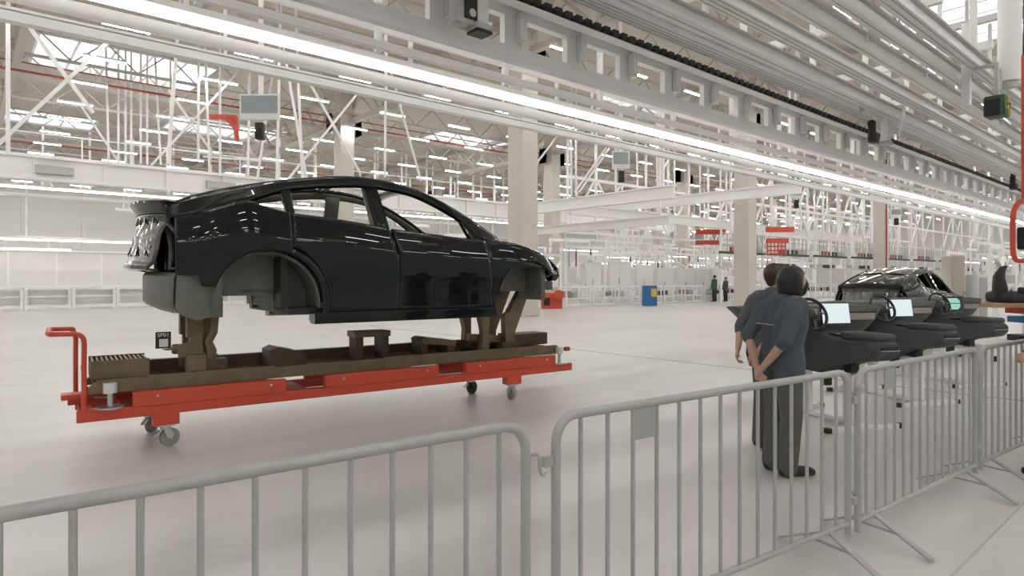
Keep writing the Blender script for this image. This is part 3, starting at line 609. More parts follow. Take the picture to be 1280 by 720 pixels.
sk(MB().box(1.93, 2.01, -.18, .05, .64, .92), 'bracket_leg', 'skiddark'); sk(MB().box(2.24, 2.32, -.18, .05, .64, .92), 'bracket_leg', 'skiddark'); sk(MB().box(1.91, 2.34, -.19, .06, .90, .965), 'bracket_top', 'skid')
sk(MB().box(2.75, 2.83, -.18, .10, .64, .82), 'bracket_leg', 'skiddark'); sk(MB().box(3.10, 3.2, -.18, .10, .64, .77), 'bracket_leg', 'skiddark'); sk(MB().prism([(2.74, .83), (2.80, .86), (3.22, .80), (3.22, .73), (2.78, .78)], 'y', -.19, .11), 'bracket_top', 'skid')
sk(MB().box(4.10, 4.74, -.1, .2, .66, .82, .01), 'front_box', 'skiddark'); sk(MB().bar((3.45, -.1, .82), (4.1, -.12, .76), .09), 'front_link', 'skid')
# posts carrying the car
for y in (-.22, .22):
    sk(MB().box(.22, .33, y-.05, y+.05, .66, 1.24).box(.19, .30, y-.06, y+.04, 1.0, 1.22), 'rear_post'); sk(MB().tube([(.40, y, .66), (.41, y, .86), (.38, y, .95), (.43, y, 1.04), (.45, y, 1.22)], [.06, .055, .05, .045, .04], 8), 'rear_post', 'skid')
    sk(MB().box(.33, .55, y-.07, y+.07, .66, .78, .01), 'post_foot', 'skiddark'); sk(MB().box(.18, .36, y-.09, y+.02, .66, .84, .02).box(.12, .26, y-.05, y+.03, .80, .90, .02), 'clamp', 'skid')
    sk(MB().prism([(3.48, 1.25), (3.66, 1.25), (3.66, .66), (3.55, .66), (3.57, .9)], 'y', y-.05, y+.05), 'front_post'); sk(MB().prism([(3.90, 1.10), (3.97, 1.13), (4.20, 1.50), (4.34, 1.50), (4.06, .86), (4.06, .66), (3.92, .66)], 'y', y-.05, y+.05), 'front_post')
    sk(MB().box(3.85, 4.12, y-.07, y+.07, .66, .74), 'post_foot', 'skiddark')
sk(MB().prism([(-.02, .90), (.02, .90), (.22, .955), (.22, .90), (.02, .885)], 'y', -.26, -.2), 'tag_arm')
pl = sk(MB().box(-.075, .055, -.272, -.255, .91, 1.065, .004), 'tag_plate', 'black')
def text(body, size, loc, m, parent, name, rot=(PI/2, 0, 0)):
    cu = bpy.data.curves.new(name, 'FONT'); cu.body = body; cu.size = size; cu.align_x = 'CENTER'; cu.align_y = 'CENTER'; cu.extrude = .001
    tmp = bpy.data.objects.new(name, cu); C.objects.link(tmp); dg = bpy.context.evaluated_depsgraph_get(); me = bpy.data.meshes.new_from_object(tmp.evaluated_get(dg)); bpy.data.objects.remove(tmp)
    me.materials.clear(); me.materials.append(M[m]); o = bpy.data.objects.new(name, me); C.objects.link(o); o.parent = parent; o.location = loc; o.rotation_euler = rot; return o
text('SP01', .052, (-.01, -.2735, 1.035-Z), 'markwhite', pl, 'tag_text')
MB().box(-.045, .03, -.2735, -.2722, .925-Z, .998-Z).build('tag_label', 'markwhite', pl)

# ------------------------------------------------------------------ the car body
CT, CZ = 2.2, 1.12
Rz = spline([(-.05, 2.20), (.006, 2.235), (.228, 2.33), (.545, 2.43), (.883, 2.51), (1.243, 2.578), (1.619, 2.63), (1.8, 2.638), (2.076, 2.622), (2.372, 2.575), (2.673, 2.472), (2.935, 2.35), (3.197, 2.205), (3.47, 2.04)])
Ry = spline([(-.05, .72), (.25, .67), (.6, .635), (1.2, .62), (2.0, .62), (2.4, .64), (2.9, .69), (3.47, .77)])
Wz = spline([(-.05, 2.10), (.2, 2.165), (.4, 2.23), (.62, 2.31), (.683, 2.335), (.958, 2.435), (1.074, 2.465), (1.45, 2.522), (1.841, 2.553), (2.004, 2.55), (2.343, 2.512), (2.49, 2.472), (2.733, 2.368), (2.965, 2.24), (3.127, 2.10), (3.2, 2.025), (3.3, 2.012), (3.47, 2.0)])
Bz = spline([(-.05, 2.10), (.2, 2.165), (.4, 2.23), (.62, 2.29), (.75, 2.25), (.976, 2.205), (1.446, 2.165), (1.86, 2.117), (2.04, 2.092), (2.545, 2.055), (2.985, 2.02), (3.2, 2.01), (3.45, 2.0), (3.61, 1.985), (3.86, 1.935), (4.10, 1.865), (4.29, 1.755), (4.40, 1.68)])
Py = spline([(-.05, .76), (.06, .82), (.16, .87), (.35, .925), (.8, .96), (1.5, .955), (2.5, .955), (3.3, .95), (3.84, .945), (4.1, .90), (4.3, .82), (4.42, .75)])
Pf = spline([(0, .945), (.12, .962), (.3, .975), (.5, 1.0), (.72, .998), (.84, .975), (.93, .945), (1, .91)])
def ylow(t, z):
    q = (z-1.13)/(Bz(t)-1.13); return Py(t)*Pf(max(0, min(1, q)))
def yup(t, z):
    b = Bz(t); r = Rz(t); q = max(0, min(1, (z-b)/max(r-b, .02))); return Py(t)*.91+(Ry(t)-Py(t)*.91)*q
RA, FA = (.80, 1.33, .50), (3.84, 1.29, .49)
def arch(A, t):
    q = A[2]**2-(t-A[0])**2; return A[1]+math.sqrt(q) if q > 0 else 0
def car(label, group, loc, rotz, glazed=False):
    T = thing('car', label, 'car body', loc, rotz, group)
    def put(mb, nm, mt, smooth=35, solid=0, parent=None, fixn=True):
        mb.v = [(a-CT, b, c-CZ) for a, b, c in mb.v]; return mb.build(nm, mt, parent or T, smooth, solid, fixn)
    for s in (-1, 1):
        fl = s < 0
        def lo(t, z, d=0): return (t, s*(ylow(t, z)-d), z)
        def up(t, z, d=0): return (t, s*(yup(t, z)-d), z)
        # quarter panel
        def zq(t): return max(1.50 if t > .2 else 1.60, arch(RA, t)+.0)
        q = put(MB().grid(lambda a, b: (lambda t: lo(t, zq(t)+(Bz(t)-zq(t))*b))(.02+.975*a), 44, 16, flip=not fl), 'quarter_panel', 'paint', 60, .03, fixn=False)
        def lip(a, b):
            th = math.radians(70-84*a); R = RA[2]+.055*b; t = RA[0]+R*math.cos(th); z = RA[1]+R*math.sin(th); return lo(t, max(z, 1.2), -.002)
        put(MB().grid(lip, 24, 2, flip=not fl), 'arch_lip', 'paint', 60, .03, fixn=False)
        # doors, wing, sill
        def dl(z): 
            q_ = .565**2-(z-RA[1])**2; return max(1.003, RA[0]+math.sqrt(q_) if q_ > 0 else 0)
        smid = spline([(1.2, 2.082), (1.5, 2.098), (1.79, 2.10), (1.95, 2.06), (2.12, 2.02)])
        def rdoor(a, b):
            z = 1.245+(Bz(1.5)-1.245)*b; t = dl(z)+(smid(z)-.005-dl(z))*a; z = 1.245+(Bz(t)-1.245)*b; return lo(t, z)
        dr = put(MB().grid(rdoor, 30, 22, flip=not fl), 'rear_door', 'paint', 60, .05, fixn=False)
        def fdoor(a, b):
            z = 1.245+(Bz(2.6)-1.245)*b; t = smid(z)+.005+(3.215+.06*(1-b)-smid(z))*a; z = 1.245+(Bz(t)-1.245)*b; return lo(t, z)
        df = put(MB().grid(fdoor, 30, 22, flip=not fl), 'front_door', 'paint', 60, .05, fixn=False)
        for par, t0 in ((dr, 1.28), (df, 2.32)):
            put(MB().prism([(t0, 1.93), (t0+.24, 1.925), (t0+.24, 1.95), (t0, 1.955)], 'y', s*(ylow(t0+.1, 1.94)-.004), s*(ylow(t0+.1, 1.94)+.006)), 'door_handle', 'blackgloss', 30, parent=par)
        def zf(t): return max(1.245 if t < 3.4 else (1.62 if t > 4.1 else 1.2), arch(FA, t))
        put(MB().grid(lambda a, b: (lambda t: lo(t, zf(t)+(Bz(t)-zf(t))*b))(3.225+.06*(1-b)*(1-a)+(4.40-3.225)*a), 44, 14, flip=not fl), 'front_wing', 'paint', 60, .03, fixn=False)
        put(MB().prism([(s*.74, 1.16), (s*.80, 1.125), (s*.915, 1.125), (s*.925, 1.15), (s*.915, 1.235), (s*.74, 1.24)], 'x', 1.215, 3.335), 'sill', 'paint', 30)
        # roof rail with pillars
        put(MB().grid(lambda a, b: (lambda t: up(t, Wz(t)+(Rz(t)-Wz(t))*b))(-.04+3.5*a), 70, 5, flip=not fl), 'roof_rail', 'paint', 60, .05, fixn=False)
        put(MB().tube([(t, s*(Ry(t)-.03), Rz(t)-.012) for t in [-.03+3.48*i/50 for i in range(51)]], .028, 8), 'roof_gutter', 'paint', 60)
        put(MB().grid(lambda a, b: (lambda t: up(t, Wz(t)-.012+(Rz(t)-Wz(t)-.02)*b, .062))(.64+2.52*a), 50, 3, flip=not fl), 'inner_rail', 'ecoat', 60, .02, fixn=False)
        put(MB().tube(smoothpath([lo(.10, 1.98, -.002), lo(.20, 2.01, -.002), lo(.33, 2.05, -.002), lo(.42, 2.12, -.003), up(.46, 2.20, -.003)]), .008, 6), 'lamp_recess_edge', 'paint', 60)
        put(MB().tube(smoothpath([up(.16, 2.16, -.003), up(.30, 2.235, -.003), up(.45, 2.33, -.003), up(.62, 2.385, -.003)]), .007, 6), 'tailgate_seam', 'inner', 60)
        def pillar(t0b, t1b, t0t, t1t, nm, mt='paint'):
            def f(a, b):
                tb = t0b+(t1b-t0b)*a; tt = t0t+(t1t-t0t)*a; t = tb+(tt-tb)*b; z0 = Bz(tb)-.03; z1 = Wz(tt)+.01; return up(t, z0+(z1-z0)*b, .012)
            put(MB().grid(f, 4, 8, flip=not fl), nm, mt, 60, .06, fixn=False)
        pillar(1.90, 2.03, 1.85, 1.97, 'b_pillar')
        put(MB().grid(lambda a, b: (lambda t: up(t, Bz(t)-.05+(Wz(t)-Bz(t)+.06)*b, .085))(1.86+.17*a-.03*b), 3, 6, flip=not fl), 'inner_pillar', 'ecoat', 60, .03, fixn=False)
        pillar(.975, 1.04, .955, 1.05, 'quarter_window_post'); pillar(3.05, 3.2, 2.96, 3.13, 'mirror_corner')
        # wheel houses and inner structure
        for A, nm in ((RA, 'rear'), (FA, 'front')):
            R = A[2]-.012
            def wh(a, b):
                th = math.radians((-6 if nm == 'rear' else 62)+(192 if nm == 'rear' else 122)*a); return (A[0]+R*math.cos(th), s*(.40+(ylow(A[0], 1.7)-.10-.40)*b), max(1.2, A[1]+R*math.sin(th)))
            put(MB().grid(wh, 28, 4), 'wheel_house', 'ecoat', 60, .01)
            zc = 1.42 if nm == 'rear' else 1.38
            pts = [(A[0]+R*math.cos(math.radians(th)), A[1]+R*math.sin(math.radians(th))) for th in range(12, 169, 6)]
            if nm == 'rear': pts = [(1.29, 1.235), (1.29, 1.42)]+pts+[(.42, 1.40), (.60, 1.47), (.70, 1.42), (.85, 1.46), (.93, 1.40), (.95, 1.24)]
            else: pts = [(A[0]+.40, 1.40)]+pts+[(A[0]-.40, 1.42)]
            put(MB().prism(pts, 'y', s*.42, s*.45), 'inner_wing', 'ecoat', 30)
        put(MB().prism([(.04, 1.64), (.42, 1.66), (.40, 1.42), (.36, 1.30), (.30, 1.22), (.20, 1.19), (.08, 1.24), (.03, 1.32)], 'y', s*.72, s*.80), 'rear_side_panel', 'ecoat', 30)
        put(MB().box(.30, .46, s*.5-.05, s*.5+.05, 1.20, 1.40, .01), 'tow_bracket', 'ecoat', 30)
        # lamp recess
        put(MB().grid(lambda a, b: (.02+.12*a-.10*(1-a)*0, s*(.58+.17*a), 1.62+.50*b), 6, 8), 'lamp_recess', 'blackgloss', 30, .01)
        put(MB().tube(smoothpath([(-.01, s*.64, 2.06), (.05, s*.72, 1.96), (.07, s*.745, 1.8), (.06, s*.73, 1.66)]), .022, 8), 'recess_flange', 'hatchgrey', 60)
        # front end bracket
        put(MB().prism([(4.18, 1.76), (4.42, 1.70), (4.46, 1.60), (4.40, 1.54), (4.33, 1.60), (4.24, 1.58), (4.2, 1.52), (4.16, 1.6)], 'y', s*.52, s*.70), 'lamp_bracket', 'blackgloss', 30)
        put(MB().box(4.10, 4.17, s*.3-.0 if s > 0 else -.78, .78 if s > 0 else -.3, 1.30, 1.74, .01), 'front_apron', 'ecoat', 30)
    # bonnet
    cz = spline([(0, 2.09), (.33, 2.05), (.55, 1.995), (.75, 1.925), (.91, 1.81), (1, 1.69)]); ct = spline([(0, 3.42), (.33, 3.9), (.55, 4.2), (.75, 4.45), (.91, 4.65), (1, 4.74)])
    ez = spline([(0, 2.025), (.25, 2.0), (.5, 1.95), (.72, 1.88), (.9, 1.77), (1, 1.69)]); et = spline([(0, 3.32), (.25, 3.61), (.5, 3.86), (.72, 4.10), (.9, 4.29), (1, 4.39)])
    def bon(a, b):
        y = 2*b-1; k = 1-abs(y)**2.2; return (et(a)+(ct(a)-et(a))*k, y*(.845-.085*a), ez(a)+(cz(a)-ez(a))*k-.004)
    put(MB().grid(bon, 26, 26), 'bonnet', 'paint', 60, .02)
    put(MB().box(4.30, 4.42, -.62, .62, 1.42, 1.54, .02), 'front_crash_beam', 'ecoat', 30)
    put(MB().grid(lambda a, b: (4.70-.32*abs(2*b-1)**2.2-.05*a, (2*b-1)*.72, 1.69-.10*a), 3, 16), 'nose_panel', 'paint', 60, .02)
    # roof cross members, cowl, floor
    for t, wd, nm in ((.74, .14, 'rear_header'), (1.75, .10, 'roof_bow'), (2.42, .14, 'front_header')):
        put(MB().grid(lambda a, b: (t+(a-.5)*wd, (2*b-1)*(Ry(t)-.02), Rz(t)-.01+.05*(1-(2*b-1)**2)), 2, 14), nm, 'paint', 60, .04)
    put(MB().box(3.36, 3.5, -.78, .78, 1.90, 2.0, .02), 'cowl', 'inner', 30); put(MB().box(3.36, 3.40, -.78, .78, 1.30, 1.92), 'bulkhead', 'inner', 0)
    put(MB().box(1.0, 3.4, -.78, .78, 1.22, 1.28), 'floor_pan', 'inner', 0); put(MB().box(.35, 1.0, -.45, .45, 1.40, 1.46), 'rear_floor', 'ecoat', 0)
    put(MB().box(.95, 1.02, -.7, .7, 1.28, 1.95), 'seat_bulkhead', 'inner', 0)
    # tailgate
    def rear(prof, nm, mt, n=26, cur=.36, par=None, solid=.02):
        K = len(prof)-1
        def f(a, b):
            x = a*K; i = min(int(x), K-1); q = x-i; p0, p1 = prof[i], prof[i+1]; t_ = p0[0]+(p1[0]-p0[0])*q; z = p0[1]+(p1[1]-p0[1])*q; hw = p0[2]+(p1[2]-p0[2])*q
            y = (2*b-1); return (t_+cur*abs(y*hw/.9)**2.0, y*hw, z-.02*y*y)
        return put(MB().grid(f, K*4, n), nm, mt, 50, solid, par)
    tg = rear([(-.20, 2.17, .66), (-.19, 2.10, .64), (-.215, 2.03, .60), (-.235, 1.97, .60), (-.255, 1.86, .61), (-.285, 1.74, .60), (-.315, 1.70, .58), (-.315, 1.665, .56), (-.20, 1.65, .54)], 'tailgate', 'hatchgrey')
    rear([(.20, 2.31, .70), (.06, 2.29, .71), (-.10, 2.275, .71), (-.22, 2.28, .70), (-.262, 2.285, .69), (-.265, 2.265, .69), (-.235, 2.22, .69), (-.21, 2.17, .68)], 'spoiler_lip', 'paint')
    for i in range(14):
        y = -.52+.08*i; q = .36*(y/.9)**2
        put(MB().tube([(-.252+q, y, 1.86-.03*(i % 3)), (-.272+q, y+.05*(-1)**i, 1.80-.02*(i % 2))], .009, 6), 'pressing_rib', 'hatchgrey', 60, parent=tg)
        put(MB().tube([(-.192+q, y, 2.14-.02*(i % 2)), (-.197+q, y+.04*(-1)**i, 2.08)], .010, 6), 'pressing_rib', 'hatchgrey', 60, parent=tg)
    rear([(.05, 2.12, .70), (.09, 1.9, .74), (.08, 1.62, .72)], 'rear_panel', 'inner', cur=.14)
    rear([(-.12, 1.64, .74), (-.15, 1.60, .74), (-.15, 1.36, .72), (-.12, 1.32, .70), (.0, 1.26, .66)], 'rear_crash_panel', 'ecoat', cur=.24)
    if glazed:
        put(MB().grid(lambda a, b: (lambda t: (t, (2*b-1)*(Ry(t)-.03), Rz(t)-.005+.06*(1-(2*b-1)**2)))(.74+1.7*a), 16, 14), 'glass_roof', 'glass', 60, .01)
        put(MB().grid(lambda a, b: (lambda t: (t, (2*b-1)*(Ry(t)-.03), Rz(t)+.045*(1-(2*b-1)**2)))(.02+.72*a), 10, 14), 'rear_window', 'glass', 60, .01)
        put(MB().grid(lambda a, b: (lambda t: (t+.0, (2*b-1)*(Ry(t)-.03), Rz(t)+.05*(1-(2*b-1)**2)))(2.44+1.0*a), 10, 14), 'windscreen', 'glass', 60, .01)
        for x in (RA[0], FA[0]):
            for s in (-1, 1): put(MB().box(x-.1, x+.1, s*.6-.1, s*.6+.1, CZ-.28, 1.5, .01), 'stand_post', 'ecoat', 30)
    else:
        put(MB().grid(lambda a, b: (lambda t: (t, (2*b-1)*(Ry(t)-.02), Rz(t)-.01+.03*(1-(2*b-1)**2)))(-.02+.16*a), 3, 14), 'tailgate_frame', 'paint', 60, .03)
    return T
car('glossy black unglazed car body standing on the red trolley', None, tpos(CT, .345, CZ), ROT)
car('glossy black car body behind the three cockpit mock-ups', None, (16+2.45, 5.84, .28), 0, True)
# ------------------------------------------------------------------ cockpit mock-ups on white stands
ALF = math.radians(15)
def cockpit(cx, cd_, label, disp, sub):
    x, y = V2(cx, cd_); T = thing('cockpit_mockup', label, 'cockpit', (x, y, 0), YAW-PI/2+ALF, 'cockpit mock-ups on stands')
    sec = [(-.12, 1.20), (-.06, 1.255), (.10, 1.275), (.28, 1.255), (.36, 1.15), (.30, 1.0), (.12, .92), (-.05, .94), (-.11, 1.02), (-.135, 1.11)]
    sx = spline([(-1.0, .10), (-.9, .36), (-.78, .68), (-.55, .97), (0, 1), (.55, .97), (.74, .72), (.84, .40), (.90, .12)])
    n = 30; vs_ = []; fs_ = []; K = len(sec)
    for i in range(n+1):
        xx = -1.0+1.9*i/n; s_ = sx(xx)
        for (yy, zz) in sec: vs_.append((xx, .08+(yy-.08)*(.45+.55*s_), 1.255+(zz-1.255)*s_))
    for i in range(n):
        for k in range(K): l = (k+1) % K; fs_.append((i*K+k, i*K+l, (i+1)*K+l, (i+1)*K+k))
    fs_ += [tuple(range(K)), tuple(n*K+k for k in range(K))[::-1]]
    MB().add(vs_, fs_).build('dashboard', 'dash', T, 35)
    MB().box(-.12, .70, -.15, -.115, 1.10, 1.175, .006).build('trim_strip', 'trimw', T); MB().box(-.14, .72, -.142, -.11, 1.178, 1.192).build('air_slot', 'black', T); MB().box(-.62, -.5, -.145, -.12, 1.125, 1.175, .006).build('trim_strip', 'trimw', T)
    # steering wheel
    W = Vector((-.37, -.40, 1.19)); ax = Vector((0, -.92, .39)).normalized(); e1 = Vector((1, 0, 0)); e2 = ax.cross(e1).normalized()
    if e2.z < 0: e2 = -e2
    def wp(a, b, c=0): return W+e1*a+e2*b+ax*c
    sw = MB().tube([wp(.178*math.cos(q*2*PI/40), .172*math.sin(q*2*PI/40)) for q in range(40)], .0165, 10, closed=True).build('steering_wheel', 'black', T, True)
    hub = MB().tube([wp(-.075, -.01, -.01), wp(-.04, 0, .0), wp(.04, 0, .0), wp(.075, -.01, -.01)], [.035, .062, .062, .035], 12).build('wheel_hub', 'dash', sw, True)
    for a0, b0, a1, b1 in ((-.07, 0, -.175, .015), (.07, 0, .175, .015), (0, -.05, 0, -.17)): MB().bar(wp(a0, b0), wp(a1, b1), .045, .02).build('spoke', 'black', sw)
    for s in (-1, 1): MB().bar(wp(s*.115, .008, .012), wp(s*.135, .012, .012), .03, .012).build('spoke_button', 'zinc', sw)
    e = MB().bar(wp(-.022, .022, .066), wp(.022, .022, .066), .004, .010); e.bar(wp(0, .02, .066), wp(0, -.028, .066), .010, .004).build('wheel_emblem', 'zinc', sw)
    MB().tube([wp(0, 0, -.02), wp(0, 0, -.16), (-.37, -.05, 1.10)], [.05, .06, .075], 12).build('steering_column', 'dashdark', T, True)
    for s in (-1, 1): MB().tube([wp(s*.05, 0, -.08), wp(s*.16, .03, -.07)], .010, 6).build('stalk', 'black', T, True)
    # screen
    S = MB().box(.0-.185, .0+.185, -.012, .012, -.115, .115, .006); R_ = Matrix.Rotation(-.16, 3, 'X'); S.v = [tuple(R_ @ Vector(p)+Vector((.02, -.29, 1.185))) for p in S.v]; so = S.build('touch_screen', 'blackgloss', T)
    D = MB().box(-.178, .178, -.0145, -.012, -.108, .108) if disp == 'display' else MB().prism([(-.12, -.085), (.06, -.085), (.11, -.04), (.11, .05), (.06, .085), (-.12, .085)], 'y', -.0145, -.012)
    D.v = [tuple(R_ @ Vector(p)+Vector((.02, -.29, 1.185))) for p in D.v]; D.build('display', disp, so)
    if disp != 'display':
        D = MB().box(-.12, .12, -.016, -.0145, .0, .012); D.v = [tuple(R_ @ Vector(p)+Vector((.02, -.29, 1.185))) for p in D.v]; D.build('display_line', 'black', so)
    MB().tube([(.02, -.27, 1.17), (.02, -.1, 1.15)], .03, 8).build('screen_arm', 'black', T, True)
    # console
    top = spline([(-1.03, .92), (-.98, .945), (-.85, .955), (-.6, .94), (-.4, .945), (-.2, 1.0), (.1, 1.06)]); bot = spline([(-1.03, .80), (-.96, .755), (-.8, .72), (-.6, .68), (-.45, .60), (-.3, .54), (.1, .56)]); hw = spline([(-1.03, .13), (-.95, .155), (-.5, .15), (-.2, .19), (.1, .26)])
    vs_, fs_ = [], []; n = 24
    for i in range(n+1):
        yy = -1.03+1.13*i/n; z0, z1, h_ = bot(yy), top(yy), hw(yy); r_ = .03
        vs_ += [(-h_+r_, yy, z0), (h_-r_, yy, z0), (h_, yy, z0+r_), (h_, yy, z1-r_), (h_-r_, yy, z1), (-h_+r_, yy, z1), (-h_, yy, z1-r_), (-h_, yy, z0+r_)]
    for i in range(n):
        for k in range(8): l = (k+1) % 8; fs_.append((i*8+k, i*8+l, i*8+8+l, i*8+8+k))
    fs_ += [tuple(range(8)), tuple(n*8+k for k in range(8))[::-1]]
    co = MB().add(vs_, fs_).build('centre_console', 'dash', T, 45)
    MB().box(-.14, .14, -.99, -.52, .94, 1.015, .028).build('armrest', 'dash', co, True); MB().box(-.10, .10, -1.045, -1.02, .855, .895, .006).build('rear_vent', 'black', co)
    MB().box(-.115, .115, -1.05, -1.03, .85, .858).build('vent_trim', 'zinc', co)
    MB().box(-.07, .07, -.42, -.25, .955, .975, .006).build('cup_holder', 'blackgloss', co)
    MB().prism([(-.02, .98), (.30, .99), (.34, .70), (.28, .56), (.0, .56), (-.10, .70)], 'x', -.66, -.2).build('knee_panel', 'dashdark', T); MB().prism([(.02, .98), (.30, .99), (.30, .82), (.05, .86)], 'x', .2, .6).build('glove_box', 'dash', T)
    MB().box(-.05, .05, -.60, -.50, .5, .66).build('mount', 'black', T); MB().box(-.28, -.2, -.5, -.42, .44, .60, .01).build('connector', 'black', T)
    # stand
    MB().box(-.055, .055, -.62, -.48, .06, .56, .006).build('post', 'white_steel', T); MB().box(-.045, .045, .08, .18, .06, .62, .006).build('post', 'white_steel', T); MB().box(-.05, .05, -.6, .2, .52, .58, .004).build('carrier', 'white_steel', T)
    for yy in (-.72, .42):
        MB().box(-.45, .45, yy-.025, yy+.025, .0, .05, .004).build('foot_bar', 'white_steel', T)
        for s in (-1, 1): MB().box(s*.45-.03, s*.45+.03, yy-.028, yy+.028, .0, .053, .004).build('end_cap', 'black', T)
    MB().box(-.03, .03, -.72, .42, .012, .06, .004).build('foot_spine', 'white_steel', T)
    MB().bar((-.3, .40, .04), (-.03, .13, .5), .03).build('stay', 'white_steel', T)
cockpit(3.45, 7.3, 'cockpit mock-up with a lit screen next to the two people in jackets', 'display', 0)
cockpit(4.96, 8.61, 'cockpit mock-up with a lit screen in the middle of the three', 'display', 1)
cockpit(6.58, 9.95, 'cockpit mock-up showing a green vehicle screen at the end of the row', 'displayg', 2)
# ------------------------------------------------------------------ crowd barriers
def barrier(p, q, L, label, plate, rev=False):
    p = Vector(p); d = (Vector(q)-p).normalized(); T = thing('crowd_barrier', label, 'barrier', (p.x, p.y, 0), math.atan2(d.y, d.x), 'crowd barriers in one row'); r = .019
    ht, zb, rad = 1.035, .165, .10
    path = [(r, 0, zb-.06), (r, 0, ht-rad)]+[(r+rad-rad*math.cos(a*PI/12), 0, ht-rad+rad*math.sin(a*PI/12)) for a in range(1, 7)]
    path += [(L-x, y, z) for x, y, z in path[::-1]]
    MB().tube(path, r, 14).build('frame_tube', 'galv', T, 60); MB().cyl((r, 0, zb), (L-r, 0, zb), .016, 12).build('bottom_rail', 'galv', T, True)
    nb = 14; bo = None
    for i in range(nb):
        x = L*(i+1)/(nb+1)
        if bo is None: bo = MB().cyl((0, 0, zb), (0, 0, ht), .0095, 8).build('bar', 'galv', T, True); o = bo
        else: o = bo.copy(); C.objects.link(o); o.parent = T
        o.location.x = x
    if plate is not None:
        x0 = L*(plate+1)/(nb+1); x1 = L*(plate+2)/(nb+1); MB().box(x0, x1, -.004, .004, ht-.15, ht, .001).build('name_plate', 'galv', T)
    for x in (.22, L-.22):
        for s in (-1, 1): MB().bar((x, 0, zb), (x+.05*s, s*.33, .012), .04, .012).build('foot', 'galv', T)
        MB().bar((x-.02, -.16, .09), (x+.02, .16, .09), .012).build('foot_tie', 'galv', T)
    for z in (.88, .30):
        MB().tube(smoothpath([(L-.015, 0, z+.03), (L+.025, 0, z+.035), (L+.045, 0, z+.02), (L+.05, 0, z-.03), (L+.065, 0, z-.055), (L+.085, 0, z-.045)], 4), .006, 8).build('hook', 'galv', T, True)
        MB().box(-.045, .0, -.012, .012, z-.03, z+.01, .003).build('eye_plate', 'galv', T)
b1r = Vector((1.609, 1.751)); d1 = Vector((1.609-.076, 1.751-1.855)).normalized()
barrier(b1r-d1*2.10, b1r, 2.10, 'galvanised crowd barrier that has no name plate and ends beside the red trolley', None)
barrier((1.731, 1.757), (3.881, 1.504), 2.165, 'galvanised crowd barrier with a grey plate standing before the two people', 2)
barrier((3.923, 1.485), (5.820, 1.349), 1.90, 'galvanised crowd barrier standing before the middle cockpit mock-up', 2)
barrier((5.907, 1.349), (6.896, 1.257), 2.0, 'galvanised crowd barrier standing before the cockpit with the green screen', None)
# ------------------------------------------------------------------ people
def _sph(mb, c, r, n=12, m=8, sc_=(1, 1, 1)):
    c = Vector(c); vs_ = [c+Vector((0, 0, -r*sc_[2]))]
    for j in range(1, m):
        a = -PI/2+PI*j/m
        for i in range(n): vs_.append(c+Vector((r*sc_[0]*math.cos(a)*math.cos(2*PI*i/n), r*sc_[1]*math.cos(a)*math.sin(2*PI*i/n), r*sc_[2]*math.sin(a))))
    vs_.append(c+Vector((0, 0, r*sc_[2]))); fs_ = []
    for i in range(n): l = (i+1) % n; fs_.append((0, 1+l, 1+i)); fs_.append((len(vs_)-1, 1+(m-2)*n+i, 1+(m-2)*n+l))
    for j in range(m-2):
        for i in range(n): l = (i+1) % n; fs_.append((1+j*n+i, 1+j*n+l, 1+(j+1)*n+l, 1+(j+1)*n+i))
    mb.add(vs_, fs_)
def cap(mb, p, q, r1, r2=None):
    r2 = r1 if r2 is None else r2; p = Vector(p); q = Vector(q); _sph(mb, p, r1); _sph(mb, q, r2)
    if (q-p).length > 1e-4: mb.tube([p, q], [r1, r2], 12)
def chain(mb, pts):
    for (a, ra), (b, rb_) in zip(pts, pts[1:]): cap(mb, a, b, ra, rb_)
def blob(mb, voxel, name, mt, parent, it=5):
    me = bpy.data.meshes.new(name); me.from_pydata(mb.v, [], mb.f); tmp = bpy.data.objects.new(name, me); C.objects.link(tmp)
    md = tmp.modifiers.new('r', 'REMESH'); md.mode = 'VOXEL'; md.voxel_size = voxel; md.use_smooth_shade = True
    if it: sm = tmp.modifiers.new('s', 'SMOOTH'); sm.iterations = it; sm.factor = .5
    dg = bpy.context.evaluated_depsgraph_get(); m2 = bpy.data.meshes.new_from_object(tmp.evaluated_get(dg)); bpy.data.objects.remove(tmp)
    m2.materials.clear(); m2.materials.append(M[mt])
    for p in m2.polygons: p.use_smooth = True
    o = bpy.data.objects.new(name, m2); C.objects.link(o); o.parent = parent; return o
def hand(mb, wrist, d, nrm, side, k=1.0, curl=.6):
    """palm and five fingers: d points to the knuckles, nrm out of the palm, side +1/-1 puts the thumb"""
    d = Vector(d).normalized(); nrm = Vector(nrm); nrm = (nrm-d*nrm.dot(d)).normalized(); lat = d.cross(nrm).normalized()*side; w0 = Vector(wrist)
    for o_ in (-.022, 0, .022): cap(mb, w0+d*.015*k+lat*o_*.8*k, w0+d*.078*k+lat*o_*1.15*k, .0165*k, .0145*k)
    for o_, ln in ((-.031, .062), (-.0105, .074), (.0105, .08), (.031, .07)):
        b = w0+d*.085*k+lat*(-o_)*k; L_ = ln*k; p = b; a = 0
        for seg, fr in enumerate((.45, .32, .23)):
            a += curl*(.55 if seg == 0 else .85); dd = d*math.cos(a)+nrm*math.sin(a); q = p+dd*L_*fr; cap(mb, p, q, (.0095-.0008*seg)*k, (.0090-.0008*seg)*k); p = q
    t0 = w0+d*.03*k+lat*.026*k; t1 = t0+(d*.65+lat*.65+nrm*.35).normalized()*.038*k; t2 = t1+(d*.85+nrm*.45+lat*.1).normalized()*.03*k
    cap(mb, t0, t1, .0125*k, .0105*k); cap(mb, t1, t2, .0105*k, .009*k)
